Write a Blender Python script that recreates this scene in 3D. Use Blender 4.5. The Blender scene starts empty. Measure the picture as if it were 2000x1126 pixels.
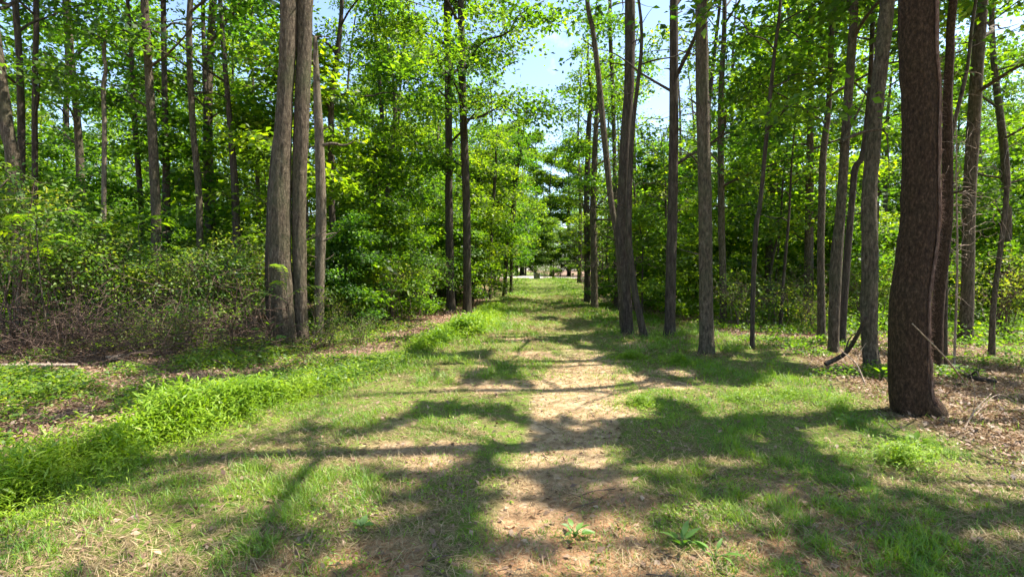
import bpy, math
import numpy as np

# ------------------------------------------------------------------ camera, sky, sun, exposure
scene = bpy.context.scene
COL = scene.collection
CAM_Z, FPX, CX, CY, HOR = 1.62, 1000.0, 1000.0, 563.0, 527.0
PITCH = math.atan((CY - HOR) / FPX)
cam_data = bpy.data.cameras.new('camera')
cam_data.sensor_width = 36.0
cam_data.lens = 18.0
cam_data.clip_start = 0.05
cam_data.clip_end = 3000.0
cam = bpy.data.objects.new('camera', cam_data)
cam.location = (0, 0, CAM_Z)
cam.rotation_euler = (math.radians(90) - PITCH, 0, 0)
COL.objects.link(cam)
scene.camera = cam

SUN_EL, SUN_AZ = math.radians(60), math.radians(79)       # azimuth: from +Y (view) towards +X
SUND = np.array([math.cos(SUN_EL) * math.sin(SUN_AZ), math.cos(SUN_EL) * math.cos(SUN_AZ), math.sin(SUN_EL)])
world = bpy.data.worlds.new('World')
scene.world = world
world.use_nodes = True
wn, wl = world.node_tree.nodes, world.node_tree.links
wn.clear()
w_out = wn.new('ShaderNodeOutputWorld')
w_bg = wn.new('ShaderNodeBackground')
w_sky = wn.new('ShaderNodeTexSky')
w_sky.sky_type = 'NISHITA'
w_sky.sun_disc = False
w_sky.sun_elevation = SUN_EL
w_sky.sun_rotation = SUN_AZ
w_sky.air_density = 1.0
w_sky.dust_density = 0.8
w_bg.inputs['Strength'].default_value = 0.12
w_tc = wn.new('ShaderNodeTexCoord')
w_noise = wn.new('ShaderNodeTexNoise')
w_noise.inputs['Scale'].default_value = 3.2
w_noise.inputs['Detail'].default_value = 7.0
w_noise.inputs['Roughness'].default_value = 0.6
w_ramp = wn.new('ShaderNodeValToRGB')
w_ramp.color_ramp.elements[0].position = 0.60
w_ramp.color_ramp.elements[1].position = 0.86
w_mix = wn.new('ShaderNodeMix')
w_mix.data_type = 'RGBA'
w_mix.inputs[7].default_value = (6.5, 6.8, 7.2, 1)      # thin white cloud
wl.new(w_tc.outputs['Generated'], w_noise.inputs['Vector'])
wl.new(w_noise.outputs['Fac'], w_ramp.inputs['Fac'])
wl.new(w_ramp.outputs['Color'], w_mix.inputs[0])
wl.new(w_sky.outputs['Color'], w_mix.inputs[6])
wl.new(w_mix.outputs[2], w_bg.inputs['Color'])
wl.new(w_bg.outputs['Background'], w_out.inputs['Surface'])

sun_data = bpy.data.lights.new('sun', 'SUN')
sun_data.energy = 5.0
sun_data.angle = math.radians(0.55)
sun_data.color = (1.0, 0.94, 0.84)
sun = bpy.data.objects.new('sun', sun_data)
sun.location = (30, 10, 60)
from mathutils import Vector
sun.rotation_euler = Vector(SUND).to_track_quat('Z', 'Y').to_euler()
COL.objects.link(sun)

scene.view_settings.view_transform = 'Standard'
scene.view_settings.look = 'None'
scene.view_settings.exposure = 1.65
scene.view_settings.gamma = 1.0
scene.view_settings.use_curve_mapping = False
scene.render.engine = 'CYCLES'
cy = scene.cycles
cy.use_denoising = True
cy.max_bounces = 5
cy.diffuse_bounces = 3
cy.glossy_bounces = 2
cy.transmission_bounces = 3
cy.adaptive_threshold = 0.03
cy.caustics_reflective = False
cy.caustics_refractive = False
cy.sample_clamp_indirect = 6.0

# ------------------------------------------------------------------ numeric helpers
RS = np.random.default_rng(11)


def _hash(ix, iy, seed):
    n = (ix.astype(np.int64) * 374761393 + iy.astype(np.int64) * 668265263 + seed * 974634777) & 0x7fffffff
    n = ((n ^ (n >> 13)) * 1274126177) & 0x7fffffff
    return ((n ^ (n >> 16)) & 0xffff) / 65535.0


def vnoise(x, y, seed=0):
    x, y = np.asarray(x, float), np.asarray(y, float)
    ix, iy = np.floor(x), np.floor(y)
    fx, fy = x - ix, y - iy
    fx, fy = fx * fx * (3 - 2 * fx), fy * fy * (3 - 2 * fy)
    a, b = _hash(ix, iy, seed), _hash(ix + 1, iy, seed)
    c, d = _hash(ix, iy + 1, seed), _hash(ix + 1, iy + 1, seed)
    return (a * (1 - fx) + b * fx) * (1 - fy) + (c * (1 - fx) + d * fx) * fy


def fbm(x, y, seed=0, octs=3):
    s, a, t = 0, 1.0, 0
    for k in range(octs):
        s = s + a * vnoise(x * 2 ** k, y * 2 ** k, seed + k * 17)
        t += a
        a *= 0.5
    return s / t


def sstep(a, b, x):
    t = np.clip((np.asarray(x, float) - a) / (b - a), 0, 1)
    return t * t * (3 - 2 * t)


PATH_Y = np.array([-20, 0, 2.8, 4.5, 6.5, 9, 11, 14, 18, 24, 32, 45, 60, 90.])
PATH_X = np.array([.2, .3, .38, .45, .75, 1.30, 1.45, 1.35, 1.30, 1.55, 1.9, 2.3, 2.6, 3.4])


def path_x(y):
    return np.interp(y, PATH_Y, PATH_X)


def height(x, y):
    x, y = np.asarray(x, float), np.asarray(y, float)
    z = 0.80 * sstep(22, 50, y) + 0.25 * sstep(50, 120, y)
    z = z + 0.22 * sstep(-3.0, -9.0, x) - 0.10 * sstep(6, 16, x)
    z = z + 0.10 * (fbm(x * .25, y * .25, 3, 2) - .5) + 0.035 * (fbm(x * 1.3, y * 1.3, 5, 3) - .5)
    d = np.abs(x - path_x(y))
    z = z - 0.035 * (1 - sstep(0.2, 1.2, d))
    return z


def ground_px(px, py, zz=None):
    """Where the sight line of a photograph point meets the ground."""
    c, s = math.cos(PITCH), math.sin(PITCH)
    u, v = (px - CX) / FPX, -(py - CY) / FPX
    d = np.array([u, c + v * s, -s + v * c])
    t = (0 - CAM_Z) / d[2]
    for _ in range(6):
        p = d * t
        t = (float(height(p[0], p[1])) - CAM_Z) / d[2]
    return d[0] * t, d[1] * t


def at_depth(px, py, Y):
    c, s = math.cos(PITCH), math.sin(PITCH)
    u, v = (px - CX) / FPX, -(py - CY) / FPX
    d = np.array([u, c + v * s, -s + v * c])
    t = Y / d[1]
    return np.array([d[0] * t, Y, CAM_Z + d[2] * t])


# ------------------------------------------------------------------ mesh helpers
def make_mesh(name, verts, faces, mats, smooth=False, attrs=None):
    """faces: (n,k) int array, or a list of such arrays."""
    me = bpy.data.meshes.new(name)
    verts = np.asarray(verts, np.float32)
    fl = faces if isinstance(faces, list) else [faces]
    fl = [np.asarray(f, np.int32) for f in fl if len(f)]
    nloop = sum(f.size for f in fl)
    nface = sum(len(f) for f in fl)
    me.vertices.add(len(verts))
    me.vertices.foreach_set('co', verts.ravel())
    me.loops.add(nloop)
    me.loops.foreach_set('vertex_index', np.concatenate([f.ravel() for f in fl]))
    me.polygons.add(nface)
    tot = np.concatenate([np.full(len(f), f.shape[1], np.int32) for f in fl])
    me.polygons.foreach_set('loop_start', np.concatenate([[0], np.cumsum(tot)[:-1]]).astype(np.int32))
    if smooth:
        me.polygons.foreach_set('use_smooth', np.ones(nface, bool))
    for k, v in (attrs or {}).items():
        a = me.attributes.new(k, 'FLOAT', 'POINT')
        a.data.foreach_set('value', np.asarray(v, np.float32))
    me.update(calc_edges=True)
    for m in (mats if isinstance(mats, (list, tuple)) else [mats]):
        me.materials.append(m)
    return me


def link(name, me, parent=None, loc=None):
    o = bpy.data.objects.new(name, me)
    COL.objects.link(o)
    if parent is not None:
        o.parent = parent
    if loc is not None:
        o.location = loc
    return o


def thing(name, label, cat, loc, rotz=0.0, group=None):
    o = bpy.data.objects.new(name, None)
    o.empty_display_size = 0.2
    COL.objects.link(o)
    o.location = loc
    o.rotation_euler = (0, 0, rotz)
    o['label'] = label
    o['category'] = cat
    if group:
        o['group'] = group
    return o


def tag(o, label, cat=None, group=None, kind=None):
    o['label'] = label
    if cat:
        o['category'] = cat
    if group:
        o['group'] = group
    if kind:
        o['kind'] = kind
    return o


def unit(v):
    return v / np.maximum(np.linalg.norm(v, axis=-1, keepdims=True), 1e-9)


def smooth_path(pts, n):
    """Catmull-Rom through pts (k,d), n samples."""
    p = np.asarray(pts, float)
    if len(p) == 2:
        t = np.linspace(0, 1, n)[:, None]
        return p[0] * (1 - t) + p[1] * t
    q = np.vstack([2 * p[0] - p[1], p, 2 * p[-1] - p[-2]])
    t = np.linspace(0, len(p) - 1 - 1e-6, n)
    i = t.astype(int)
    f = (t - i)[:, None]
    a, b, c, d = q[i], q[i + 1], q[i + 2], q[i + 3]
    return 0.5 * (2 * b + (c - a) * f + (2 * a - 5 * b + 4 * c - d) * f ** 2 + (3 * b - a - 3 * c + d) * f ** 3)


def tube(spine, rad, sides=8, rough=0.0, flare=0.0, seed=0, capend=True):
    """A tapered tube with bark ridges; returns verts, faces list."""
    s = np.asarray(spine, float)
    r = np.asarray(rad, float)
    n = len(s)
    tg = unit(np.gradient(s, axis=0))
    ref = np.array([0.0, 1.0, 0.0]) if abs(tg[:, 1].mean()) < 0.8 else np.array([1.0, 0, 0])
    u = unit(np.cross(tg, ref))
    v = np.cross(tg, u)
    th = np.linspace(0, 2 * np.pi, sides, endpoint=False)
    L = np.concatenate([[0], np.cumsum(np.linalg.norm(np.diff(s, axis=0), axis=1))])
    R = np.repeat(r[:, None], sides, 1)
    if rough > 0:
        TT, LL = np.meshgrid(th, L)
        cxx, cyy = np.cos(TT), np.sin(TT)
        big = fbm(cxx * 1.6 + 10, LL * .8 + cyy * 1.6, seed, 2) - .5
        ridge = np.abs(fbm(TT * 4.2 + seed, LL * 1.6, seed + 3, 3) - .5)
        fine = np.abs(fbm(TT * 7.6 + seed * 3, LL * 4.5, seed + 9, 2) - .5)
        R = R * (1 + rough * (1.3 * big + 1.7 * ridge + 1.0 * fine - .6))
    if flare > 0:
        TT, LL = np.meshgrid(th, L)
        lobes = 0.55 + 0.45 * np.cos(TT * 4 + seed) * np.cos(TT * 1.0 + seed * 2.1)
        R = R * (1 + flare * np.exp(-LL / 0.16) * lobes + 0.10 * flare * np.exp(-LL / .6))
    V = s[:, None, :] + R[..., None] * (np.cos(th)[None, :, None] * u[:, None, :] + np.sin(th)[None, :, None] * v[:, None, :])
    V = V.reshape(-1, 3)
    i = np.arange(n - 1)[:, None] * sides
    j = np.arange(sides)[None, :]
    j2 = (j + 1) % sides
    F = np.stack([i + j, i + j2, i + sides + j2, i + sides + j], -1).reshape(-1, 4)
    faces = [F]
    if capend:
        V = np.vstack([V, s[-1] + tg[-1] * r[-1] * .6])
        b = (n - 1) * sides
        jj = np.arange(sides)
        faces.append(np.stack([b + jj, b + (jj + 1) % sides, np.full(sides, n * sides)], -1))
    return V, faces


def join(parts):
    """Join (verts, faces list) pairs."""
    V, F, off = [], {}, 0
    for v, fl, *_ in parts:
        V.append(v)
        for f in fl:
            F.setdefault(f.shape[1], []).append(f + off)
        off += len(v)
    return np.vstack(V), [np.vstack(x) for x in F.values()]


def kites(base, d, nrm, L, W, fold=0.12, droop=0.12):
    """Leaf blades: one folded four-cornered face each."""
    s = unit(np.cross(d, nrm))
    L, W = np.asarray(L)[:, None], np.asarray(W)[:, None]
    m = base + d * L * .45
    a = m + s * W * .5 + nrm * W * fold
    b = m - s * W * .5 + nrm * W * fold
    t = base + d * L - nrm * L * droop
    V = np.stack([base, a, t, b], 1).reshape(-1, 3)
    n = len(base)
    F = np.arange(n * 4).reshape(n, 4)
    return V, F


# ------------------------------------------------------------------ materials
def nodes_of(name):
    m = bpy.data.materials.new(name)
    m.use_nodes = True
    nt = m.node_tree
    nt.nodes.clear()
    out = nt.nodes.new('ShaderNodeOutputMaterial')
    return m, nt.nodes, nt.links, out


def ramp(N, stops, interp='LINEAR'):
    r = N.new('ShaderNodeValToRGB')
    r.color_ramp.interpolation = interp
    e = r.color_ramp.elements
    e[0].position, e[0].color = stops[0][0], (*stops[0][1], 1)
    e[1].position, e[1].color = stops[-1][0], (*stops[-1][1], 1)
    for p, c in stops[1:-1]:
        x = e.new(p)
        x.color = (*c, 1)
    return r


def mixrgb(N, Lk, a, b, fac, mode='MIX'):
    m = N.new('ShaderNodeMix')
    m.data_type = 'RGBA'
    m.blend_type = mode
    for sock, v in ((0, fac), (6, a), (7, b)):
        if hasattr(v, 'links') or hasattr(v, 'is_linked'):
            Lk.new(v, m.inputs[sock])
        else:
            m.inputs[sock].default_value = v if sock == 0 else (*v, 1)
    return m.outputs[2]


def noise(N, Lk, scale, detail=4, rough=.55, vec=None, stretch=None):
    n = N.new('ShaderNodeTexNoise')
    n.inputs['Scale'].default_value = scale
    n.inputs['Detail'].default_value = detail
    n.inputs['Roughness'].default_value = rough
    if vec is not None:
        if stretch:
            mp = N.new('ShaderNodeMapping')
            mp.inputs['Scale'].default_value = stretch
            Lk.new(vec, mp.inputs['Vector'])
            vec = mp.outputs['Vector']
        Lk.new(vec, n.inputs['Vector'])
    return n.outputs['Fac']


def leaf_material(name, stops, trans, tfac=0.45, gloss=0.03, grough=0.55, vary=False):
    m, N, Lk, out = nodes_of(name)
    at = N.new('ShaderNodeAttribute')
    at.attribute_name = 'tint'
    r = ramp(N, stops)
    Lk.new(at.outputs['Fac'], r.inputs['Fac'])
    oi = N.new('ShaderNodeObjectInfo')
    hue = ramp(N, [(0, (.62, .84, 1.0)), (.35, (.86, .95, .95)), (.7, (1.05, 1.03, .9)), (1, (1.28, 1.08, .85))])
    Lk.new(oi.outputs['Random'], hue.inputs['Fac'])
    col = mixrgb(N, Lk, r.outputs['Color'], hue.outputs['Color'], 1.0, 'MULTIPLY') if vary else r.outputs['Color']
    dif = N.new('ShaderNodeBsdfDiffuse')
    Lk.new(col, dif.inputs['Color'])
    tr = N.new('ShaderNodeBsdfTranslucent')
    tcol = mixrgb(N, Lk, col, trans, 1.0, 'MULTIPLY')
    Lk.new(tcol, tr.inputs['Color'])
    mx = N.new('ShaderNodeMixShader')
    mx.inputs[0].default_value = tfac
    Lk.new(dif.outputs[0], mx.inputs[1])
    Lk.new(tr.outputs[0], mx.inputs[2])
    gl = N.new('ShaderNodeBsdfGlossy')
    gl.inputs['Roughness'].default_value = grough
    mg = N.new('ShaderNodeMixShader')
    mg.inputs[0].default_value = gloss
    Lk.new(mx.outputs[0], mg.inputs[1])
    Lk.new(gl.outputs[0], mg.inputs[2])
    Lk.new(mg.outputs[0], out.inputs['Surface'])
    return m


M_CANOPY = leaf_material('canopy_leaf', [(0, (.022, .052, .008)), (.45, (.058, .120, .010)), (1, (.155, .230, .012))], (3.3, 3.2, .9), .5, vary=True)
M_UNDER = leaf_material('understory_leaf', [(0, (.028, .062, .009)), (.45, (.072, .142, .011)), (1, (.18, .25, .013))], (3.1, 3.0, .8), .5, vary=True)
M_SHRUB = leaf_material('shrub_leaf', [(0, (.045, .085, .014)), (.5, (.115, .19, .022)), (1, (.30, .33, .035))], (2.2, 2.2, .8), .45, vary=True)
M_BROAD = leaf_material('broad_leaf', [(0, (.06, .145, .018)), (1, (.13, .25, .025))], (1.8, 2.0, .8), .35, .05)
M_GRASS = leaf_material('grass_blade', [(0, (.050, .125, .012)), (.5, (.115, .235, .013)), (1, (.25, .33, .022))], (1.7, 1.75, .6), .40, .04)
M_TALL = leaf_material('tall_grass_blade', [(0, (.055, .14, .008)), (.5, (.160, .275, .009)), (1, (.28, .37, .014))], (1.8, 1.8, .6), .42, .04)
M_STRAW = leaf_material('straw_blade', [(0, (.13, .085, .045)), (.5, (.30, .22, .11)), (1, (.47, .37, .20))], (1.1, 1.0, .8), .25, .03)
M_LITTER = leaf_material('dead_leaf', [(0, (.070, .042, .027)), (.5, (.23, .14, .085)), (1, (.46, .33, .21))], (1.1, 1.0, .8), .15, .04)


def bark_material(name, dark, mid, light, moss=(.06, .08, .03), mossf=.25, sc=1.0, bump=.6, lichen=.2, zst=.2):
    m, N, Lk, out = nodes_of(name)
    tc = N.new('ShaderNodeTexCoord')
    v = tc.outputs['Object']
    fiss = noise(N, Lk, 22 * sc, 8, .65, v, (1, 1, zst))
    plate = noise(N, Lk, 60 * sc, 5, .6, v, (1, 1, .35))
    blot = noise(N, Lk, 2.6, 5, .6, v, (1, 1, .6))
    r = ramp(N, [(.32, dark), (.5, mid), (.70, light)])
    Lk.new(fiss, r.inputs['Fac'])
    c = mixrgb(N, Lk, r.outputs['Color'], tuple(x * .55 for x in mid), plate_fac(N, Lk, plate, .52, .68))
    lich = plate_fac(N, Lk, noise(N, Lk, 7.0, 6, .7, v), .58, .70)
    lf = N.new('ShaderNodeMath')
    lf.operation = 'MULTIPLY'
    lf.inputs[1].default_value = lichen
    Lk.new(lich, lf.inputs[0])
    c = mixrgb(N, Lk, c, tuple(min(1, x * 1.7 + .03) for x in light), lf.outputs[0])
    mf = N.new('ShaderNodeMath')
    mf.operation = 'MULTIPLY'
    mf.inputs[1].default_value = mossf
    Lk.new(plate_fac(N, Lk, blot, .45, .7), mf.inputs[0])
    c = mixrgb(N, Lk, c, moss, mf.outputs[0])
    b = N.new('ShaderNodeBsdfPrincipled')
    b.inputs['Roughness'].default_value = .9
    b.inputs['Specular IOR Level'].default_value = .2
    Lk.new(c, b.inputs['Base Color'])
    bp = N.new('ShaderNodeBump')
    bp.inputs['Strength'].default_value = bump
    bp.inputs['Distance'].default_value = .035
    add = N.new('ShaderNodeMath')
    add.operation = 'ADD'
    Lk.new(fiss, add.inputs[0])
    Lk.new(plate, add.inputs[1])
    Lk.new(add.outputs[0], bp.inputs['Height'])
    Lk.new(bp.outputs[0], b.inputs['Normal'])
    Lk.new(b.outputs[0], out.inputs['Surface'])
    return m


def plate_fac(N, Lk, sock, lo, hi):
    mr = N.new('ShaderNodeMapRange')
    mr.inputs['From Min'].default_value = lo
    mr.inputs['From Max'].default_value = hi
    Lk.new(sock, mr.inputs['Value'])
    return mr.outputs[0]


M_BARK = bark_material('grey_brown_bark', (.022, .016, .010), (.094, .071, .047), (.205, .162, .112), sc=1.3, zst=.28, bump=.9, mossf=.45, lichen=.35)
M_BARK_RED = bark_material('red_brown_bark', (.012, .007, .004), (.054, .030, .016), (.128, .074, .042), mossf=.06, sc=1.9, bump=.9, lichen=.05, zst=.45)
M_BARK_PALE = bark_material('pale_grey_bark', (.060, .046, .033), (.15, .116, .082), (.27, .22, .165), mossf=.3, lichen=.3)
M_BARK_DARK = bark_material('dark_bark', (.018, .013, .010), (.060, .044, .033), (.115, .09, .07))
M_BRUSH = bark_material('brown_dead_brush', (.030, .019, .014), (.095, .060, .044), (.20, .135, .10), mossf=.1)
M_TWIG = bark_material('dry_twig', (.055, .038, .028), (.16, .11, .078), (.31, .23, .17), mossf=.05)
M_DEADWOOD = bark_material('weathered_dead_wood', (.10, .075, .055), (.30, .225, .165), (.50, .41, .32), mossf=.1)
M_VINE = bark_material('hairy_vine', (.06, .035, .025), (.20, .115, .08), (.42, .28, .21), mossf=0, sc=3)


def ground_material():
    m, N, Lk, out = nodes_of('forest_floor_soil')
    tc = N.new('ShaderNodeTexCoord')
    v = tc.outputs['Object']
    at = N.new('ShaderNodeAttribute')
    at.attribute_name = 'dirt'
    lt = N.new('ShaderNodeAttribute')
    lt.attribute_name = 'litter'
    n1 = noise(N, Lk, 1.7, 6, .62, v)
    n2 = noise(N, Lk, 9, 7, .7, v)
    n3 = noise(N, Lk, 85, 5, .75, v)
    n4 = noise(N, Lk, 48, 8, .8, v)
    thatch = ramp(N, [(.30, (.050, .042, .018)), (.5, (.16, .140, .055)), (.72, (.33, .285, .12))])
    Lk.new(n4, thatch.inputs['Fac'])
    green = mixrgb(N, Lk, thatch.outputs['Color'], (.110, .175, .018), plate_fac(N, Lk, n2, .42, .56))
    clay = ramp(N, [(.28, (.14, .072, .034)), (.48, (.37, .200, .098)), (.62, (.50, .31, .17)), (.8, (.58, .42, .26))])
    Lk.new(n2, clay.inputs['Fac'])
    tanr = ramp(N, [(.28, (.15, .100, .055)), (.48, (.36, .27, .155)), (.62, (.48, .385, .24)), (.8, (.56, .47, .32))])
    Lk.new(n2, tanr.inputs['Fac'])
    ca = N.new('ShaderNodeAttribute')
    ca.attribute_name = 'clay'
    dirt_c = mixrgb(N, Lk, tanr.outputs['Color'], clay.outputs['Color'], ca.outputs['Fac'])
    litter = ramp(N, [(.32, (.055, .035, .022)), (.5, (.19, .118, .075)), (.68, (.40, .28, .18))])
    Lk.new(n4, litter.inputs['Fac'])
    c = mixrgb(N, Lk, green, litter.outputs['Color'], lt.outputs['Fac'])
    # ragged edge of the bare soil
    ad = N.new('ShaderNodeMath')
    ad.operation = 'ADD'
    Lk.new(at.outputs['Fac'], ad.inputs[0])
    sb = N.new('ShaderNodeMath')
    sb.operation = 'MULTIPLY_ADD'
    sb.inputs[1].default_value = .8
    sb.inputs[2].default_value = -.40
    Lk.new(n2, sb.inputs[0])
    Lk.new(sb.outputs[0], ad.inputs[1])
    c = mixrgb(N, Lk, c, dirt_c, plate_fac(N, Lk, ad.outputs[0], .35, .62))
    c = mixrgb(N, Lk, c, (.06, .04, .025), plate_fac(N, Lk, n3, .60, .74))
    b = N.new('ShaderNodeBsdfPrincipled')
    b.inputs['Roughness'].default_value = .95
    b.inputs['Specular IOR Level'].default_value = .15
    Lk.new(c, b.inputs['Base Color'])
    bp = N.new('ShaderNodeBump')
    bp.inputs['Strength'].default_value = .7
    bp.inputs['Distance'].default_value = .02
    s = N.new('ShaderNodeMath')
    s.operation = 'ADD'
    Lk.new(n4, s.inputs[0])
    Lk.new(n3, s.inputs[1])
    Lk.new(s.outputs[0], bp.inputs['Height'])
    Lk.new(bp.outputs[0], b.inputs['Normal'])
    Lk.new(b.outputs[0], out.inputs['Surface'])
    return m


M_GROUND = ground_material()


def plain_material(name, a, b, scale=20, rough=.8, bump=.3):
    m, N, Lk, out = nodes_of(name)
    tc = N.new('ShaderNodeTexCoord')
    n = noise(N, Lk, scale, 6, .65, tc.outputs['Object'])
    r = ramp(N, [(.3, a), (.7, b)])
    Lk.new(n, r.inputs['Fac'])
    p = N.new('ShaderNodeBsdfPrincipled')
    p.inputs['Roughness'].default_value = rough
    Lk.new(r.outputs['Color'], p.inputs['Base Color'])
    bp = N.new('ShaderNodeBump')
    bp.inputs['Strength'].default_value = bump
    bp.inputs['Distance'].default_value = .02
    Lk.new(n, bp.inputs['Height'])
    Lk.new(bp.outputs[0], p.inputs['Normal'])
    Lk.new(p.outputs[0], out.inputs['Surface'])
    return m


M_GRAVEL = plain_material('pale_gravel', (.24, .21, .17), (.44, .39, .33), 14)
M_BOX = plain_material('weathered_grey_metal', (.20, .20, .23), (.30, .30, .33), 9, .5, .1)

# ------------------------------------------------------------------ the setting
EDGE_X = lambda y: np.interp(y, [0, 3, 6, 9, 13, 20, 30, 45], [-4.2, -3.6, -2.7, -2.0, -1.35, -.9, -.5, .0])      # grass verge, thicket side
EDGE_R = lambda y: np.interp(y, [0, 3, 5.5, 7, 10, 13, 20, 30, 45], [5.2, 4.3, 3.7, 4.2, 5.0, 5.2, 4.4, 4.2, 5.5])


def dirt_amount(x, y):
    px = path_x(y)
    w = np.interp(y, [0, 3, 4.2, 5.5, 8, 11, 16, 30, 48], [.55, .60, .50, .42, .60, .50, .35, .35, .5])
    d = np.abs(x - px) / w
    a = 1.0 - sstep(.5, 1.5, d)
    a = a * (.45 + .85 * fbm(x * 1.4, y * .9, 21, 3)) * np.interp(y, [3.4, 4.4, 5.2, 6.5, 9, 11, 15], [1, .85, .80, 1, .92, .45, .22])
    # worn patches beside the track
    lane = (1 - sstep(1.2, 2.6, np.abs(x - px))) * (y < 12)
    a = np.maximum(a, .85 * lane * sstep(.50, .66, fbm(x * 1.5 + 5, y * 1.1, 31, 3)))
    return np.clip(a, 0, 1)


def clay_amount(x, y):
    return .38 + .62 * np.clip(1 - sstep(3.1, 4.6, y + 1.2 * (fbm(x * 1.2, y * 1.2, 23, 2) - .5)), 0, 1)


def litter_amount(x, y):
    l = sstep(.15, 1.1, EDGE_X(y) - x + .6 * (fbm(x, y, 41, 2) - .5))
    r = sstep(-.1, .9, x - EDGE_R(y) + .8 * (fbm(x, y, 43, 2) - .5))
    return np.clip(np.maximum(l, r), 0, 1)


def axis(*segs):
    out = []
    for a, b, n in segs:
        out.append(np.linspace(a, b, n, endpoint=False))
    return np.concatenate(out + [[segs[-1][1]]])


gx = axis((-420, -60, 8), (-60, -16, 22), (-16, -5, 60), (-5, 6, 150), (6, 16, 60), (16, 60, 22), (60, 420, 8))
gy = axis((-120, -10, 10), (-10, 1.5, 20), (1.5, 10, 130), (10, 26, 100), (26, 70, 90), (70, 130, 12), (130, 700, 10))
GX, GY = np.meshgrid(gx, gy)
GZ = height(GX, GY)
nx = len(gx)
ii = np.arange(len(gy) - 1)[:, None] * nx + np.arange(nx - 1)[None, :]
gf = np.stack([ii, ii + 1, ii + nx + 1, ii + nx], -1).reshape(-1, 4)
me = make_mesh('ground', np.stack([GX, GY, GZ], -1).reshape(-1, 3), gf, M_GROUND, True,
               {'dirt': dirt_amount(GX, GY).ravel() * (litter_amount(GX, GY).ravel() < .5), 'litter': litter_amount(GX, GY).ravel(), 'clay': clay_amount(GX, GY).ravel()})
g_obj = link('ground', me)
tag(g_obj, 'brown forest floor of soil, thatch and old leaves', kind='structure')

# the worn walking track: its own sheet just above the ground
py_ = np.concatenate([np.linspace(-2, 10, 180), np.linspace(10.15, 52, 160)])
pu = np.linspace(-1, 1, 25)
PU, PY = np.meshgrid(pu, py_)
hw = np.interp(PY, [0, 4, 8, 14, 30, 50], [.85, .75, .8, .7, .6, .8]) * (.8 + .4 * fbm(PY * 1.3 + 50 * (PU > 0), PY * 0, 61, 2))
PXX = path_x(PY) + PU * hw
PZ = height(PXX, PY) + .006 - .010 * (np.abs(PU) > .97)
n2 = len(pu)
ii = np.arange(len(py_) - 1)[:, None] * n2 + np.arange(n2 - 1)[None, :]
pf = np.stack([ii, ii + 1, ii + n2 + 1, ii + n2], -1).reshape(-1, 4)
me = make_mesh('path', np.stack([PXX, PY, PZ], -1).reshape(-1, 3), pf, M_GROUND, True,
               {'dirt': dirt_amount(PXX, PY).ravel(), 'litter': litter_amount(PXX, PY).ravel(), 'clay': clay_amount(PXX, PY).ravel()})
tag(link('path', me), 'worn dirt track running straight through the woods', kind='structure')

# pale gravel clearing where the track leaves the woods
t = np.linspace(0, 2 * np.pi, 40, endpoint=False)
rr = 1 + .12 * (fbm(np.cos(t) * 2 + 5, np.sin(t) * 2, 71, 2) - .5)
rings = []
for k in np.linspace(.02, 1, 8):
    x, y = 2.6 + 5.0 * k * rr * np.cos(t), 54.0 + 3.2 * k * rr * np.sin(t)
    rings.append(np.stack([x, y, height(x, y) + .02 + .25 * (1 - k) * (.5 + .5 * np.sin(t - .6))], -1))
V = np.vstack(rings)
i = np.arange(7)[:, None] * 40
j = np.arange(40)[None, :]
F = np.stack([i + j, i + (j + 1) % 40, i + 40 + (j + 1) % 40, i + 40 + j], -1).reshape(-1, 4)
tag(link('gravel_clearing', make_mesh('gravel_clearing', V, F, M_GRAVEL, True)), 'pale sunlit gravel clearing at the far end of the track', kind='structure')

# ------------------------------------------------------------------ where the sun comes through the canopy
# gaps in the canopy (ground spots in metres that the sun reaches): x, y, rx, ry
GAPS = []


def gap(px, py, rx, ry):
    x, y = ground_px(px, py)
    x1, _ = ground_px(px + rx, py)
    _, y1 = ground_px(px, py - ry)
    _, y0 = ground_px(px, py + ry)
    GAPS.append((x, (y0 + y1) / 2, 1.28 * abs(x1 - x), .68 * abs(y1 - y0)))


for a in ((1045, 1022, 85, 36), (1225, 1052, 62, 44), (1150, 1112, 190, 24), (1168, 886, 62, 20), (1030, 892, 60, 22),
          (470, 800, 150, 42), (300, 850, 120, 40), (90, 880, 130, 60), (120, 1010, 110, 34), (740, 742, 140, 34), (690, 800, 110, 26),
          (905, 645, 90, 26), (980, 610, 60, 16), (1135, 745, 90, 50), (1060, 690, 90, 18), (1470, 782, 130, 22), (1660, 762, 130, 24), (1620, 700, 70, 12),
          (1900, 850, 150, 60), (1830, 930, 130, 34), (1680, 870, 80, 26), (900, 836, 110, 22), (700, 1000, 80, 26), (560, 905, 110, 24), (820, 900, 70, 18), (1070, 800, 70, 14),
          (1420, 900, 60, 10), (1780, 720, 60, 10), (1340, 1000, 40, 14),
          (600, 955, 130, 30), (1000, 950, 60, 16), (770, 868, 110, 18), (950, 770, 90, 16), (860, 715, 80, 12), (1260, 760, 60, 14), (1590, 830, 60, 14), (1060, 566, 75, 16), (1130, 612, 80, 8), (1040, 600, 40, 6), (1010, 636, 70, 9), (1000, 618, 40, 6), (700, 690, 70, 14), (640, 720, 60, 14)):
    gap(*a)
GAPS += [(1.7, 37, 2.2, 6), (2.8, 52, 5.5, 6), (-3.2, 31, 2.6, 9)]
GAPS = np.array(GAPS)


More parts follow.
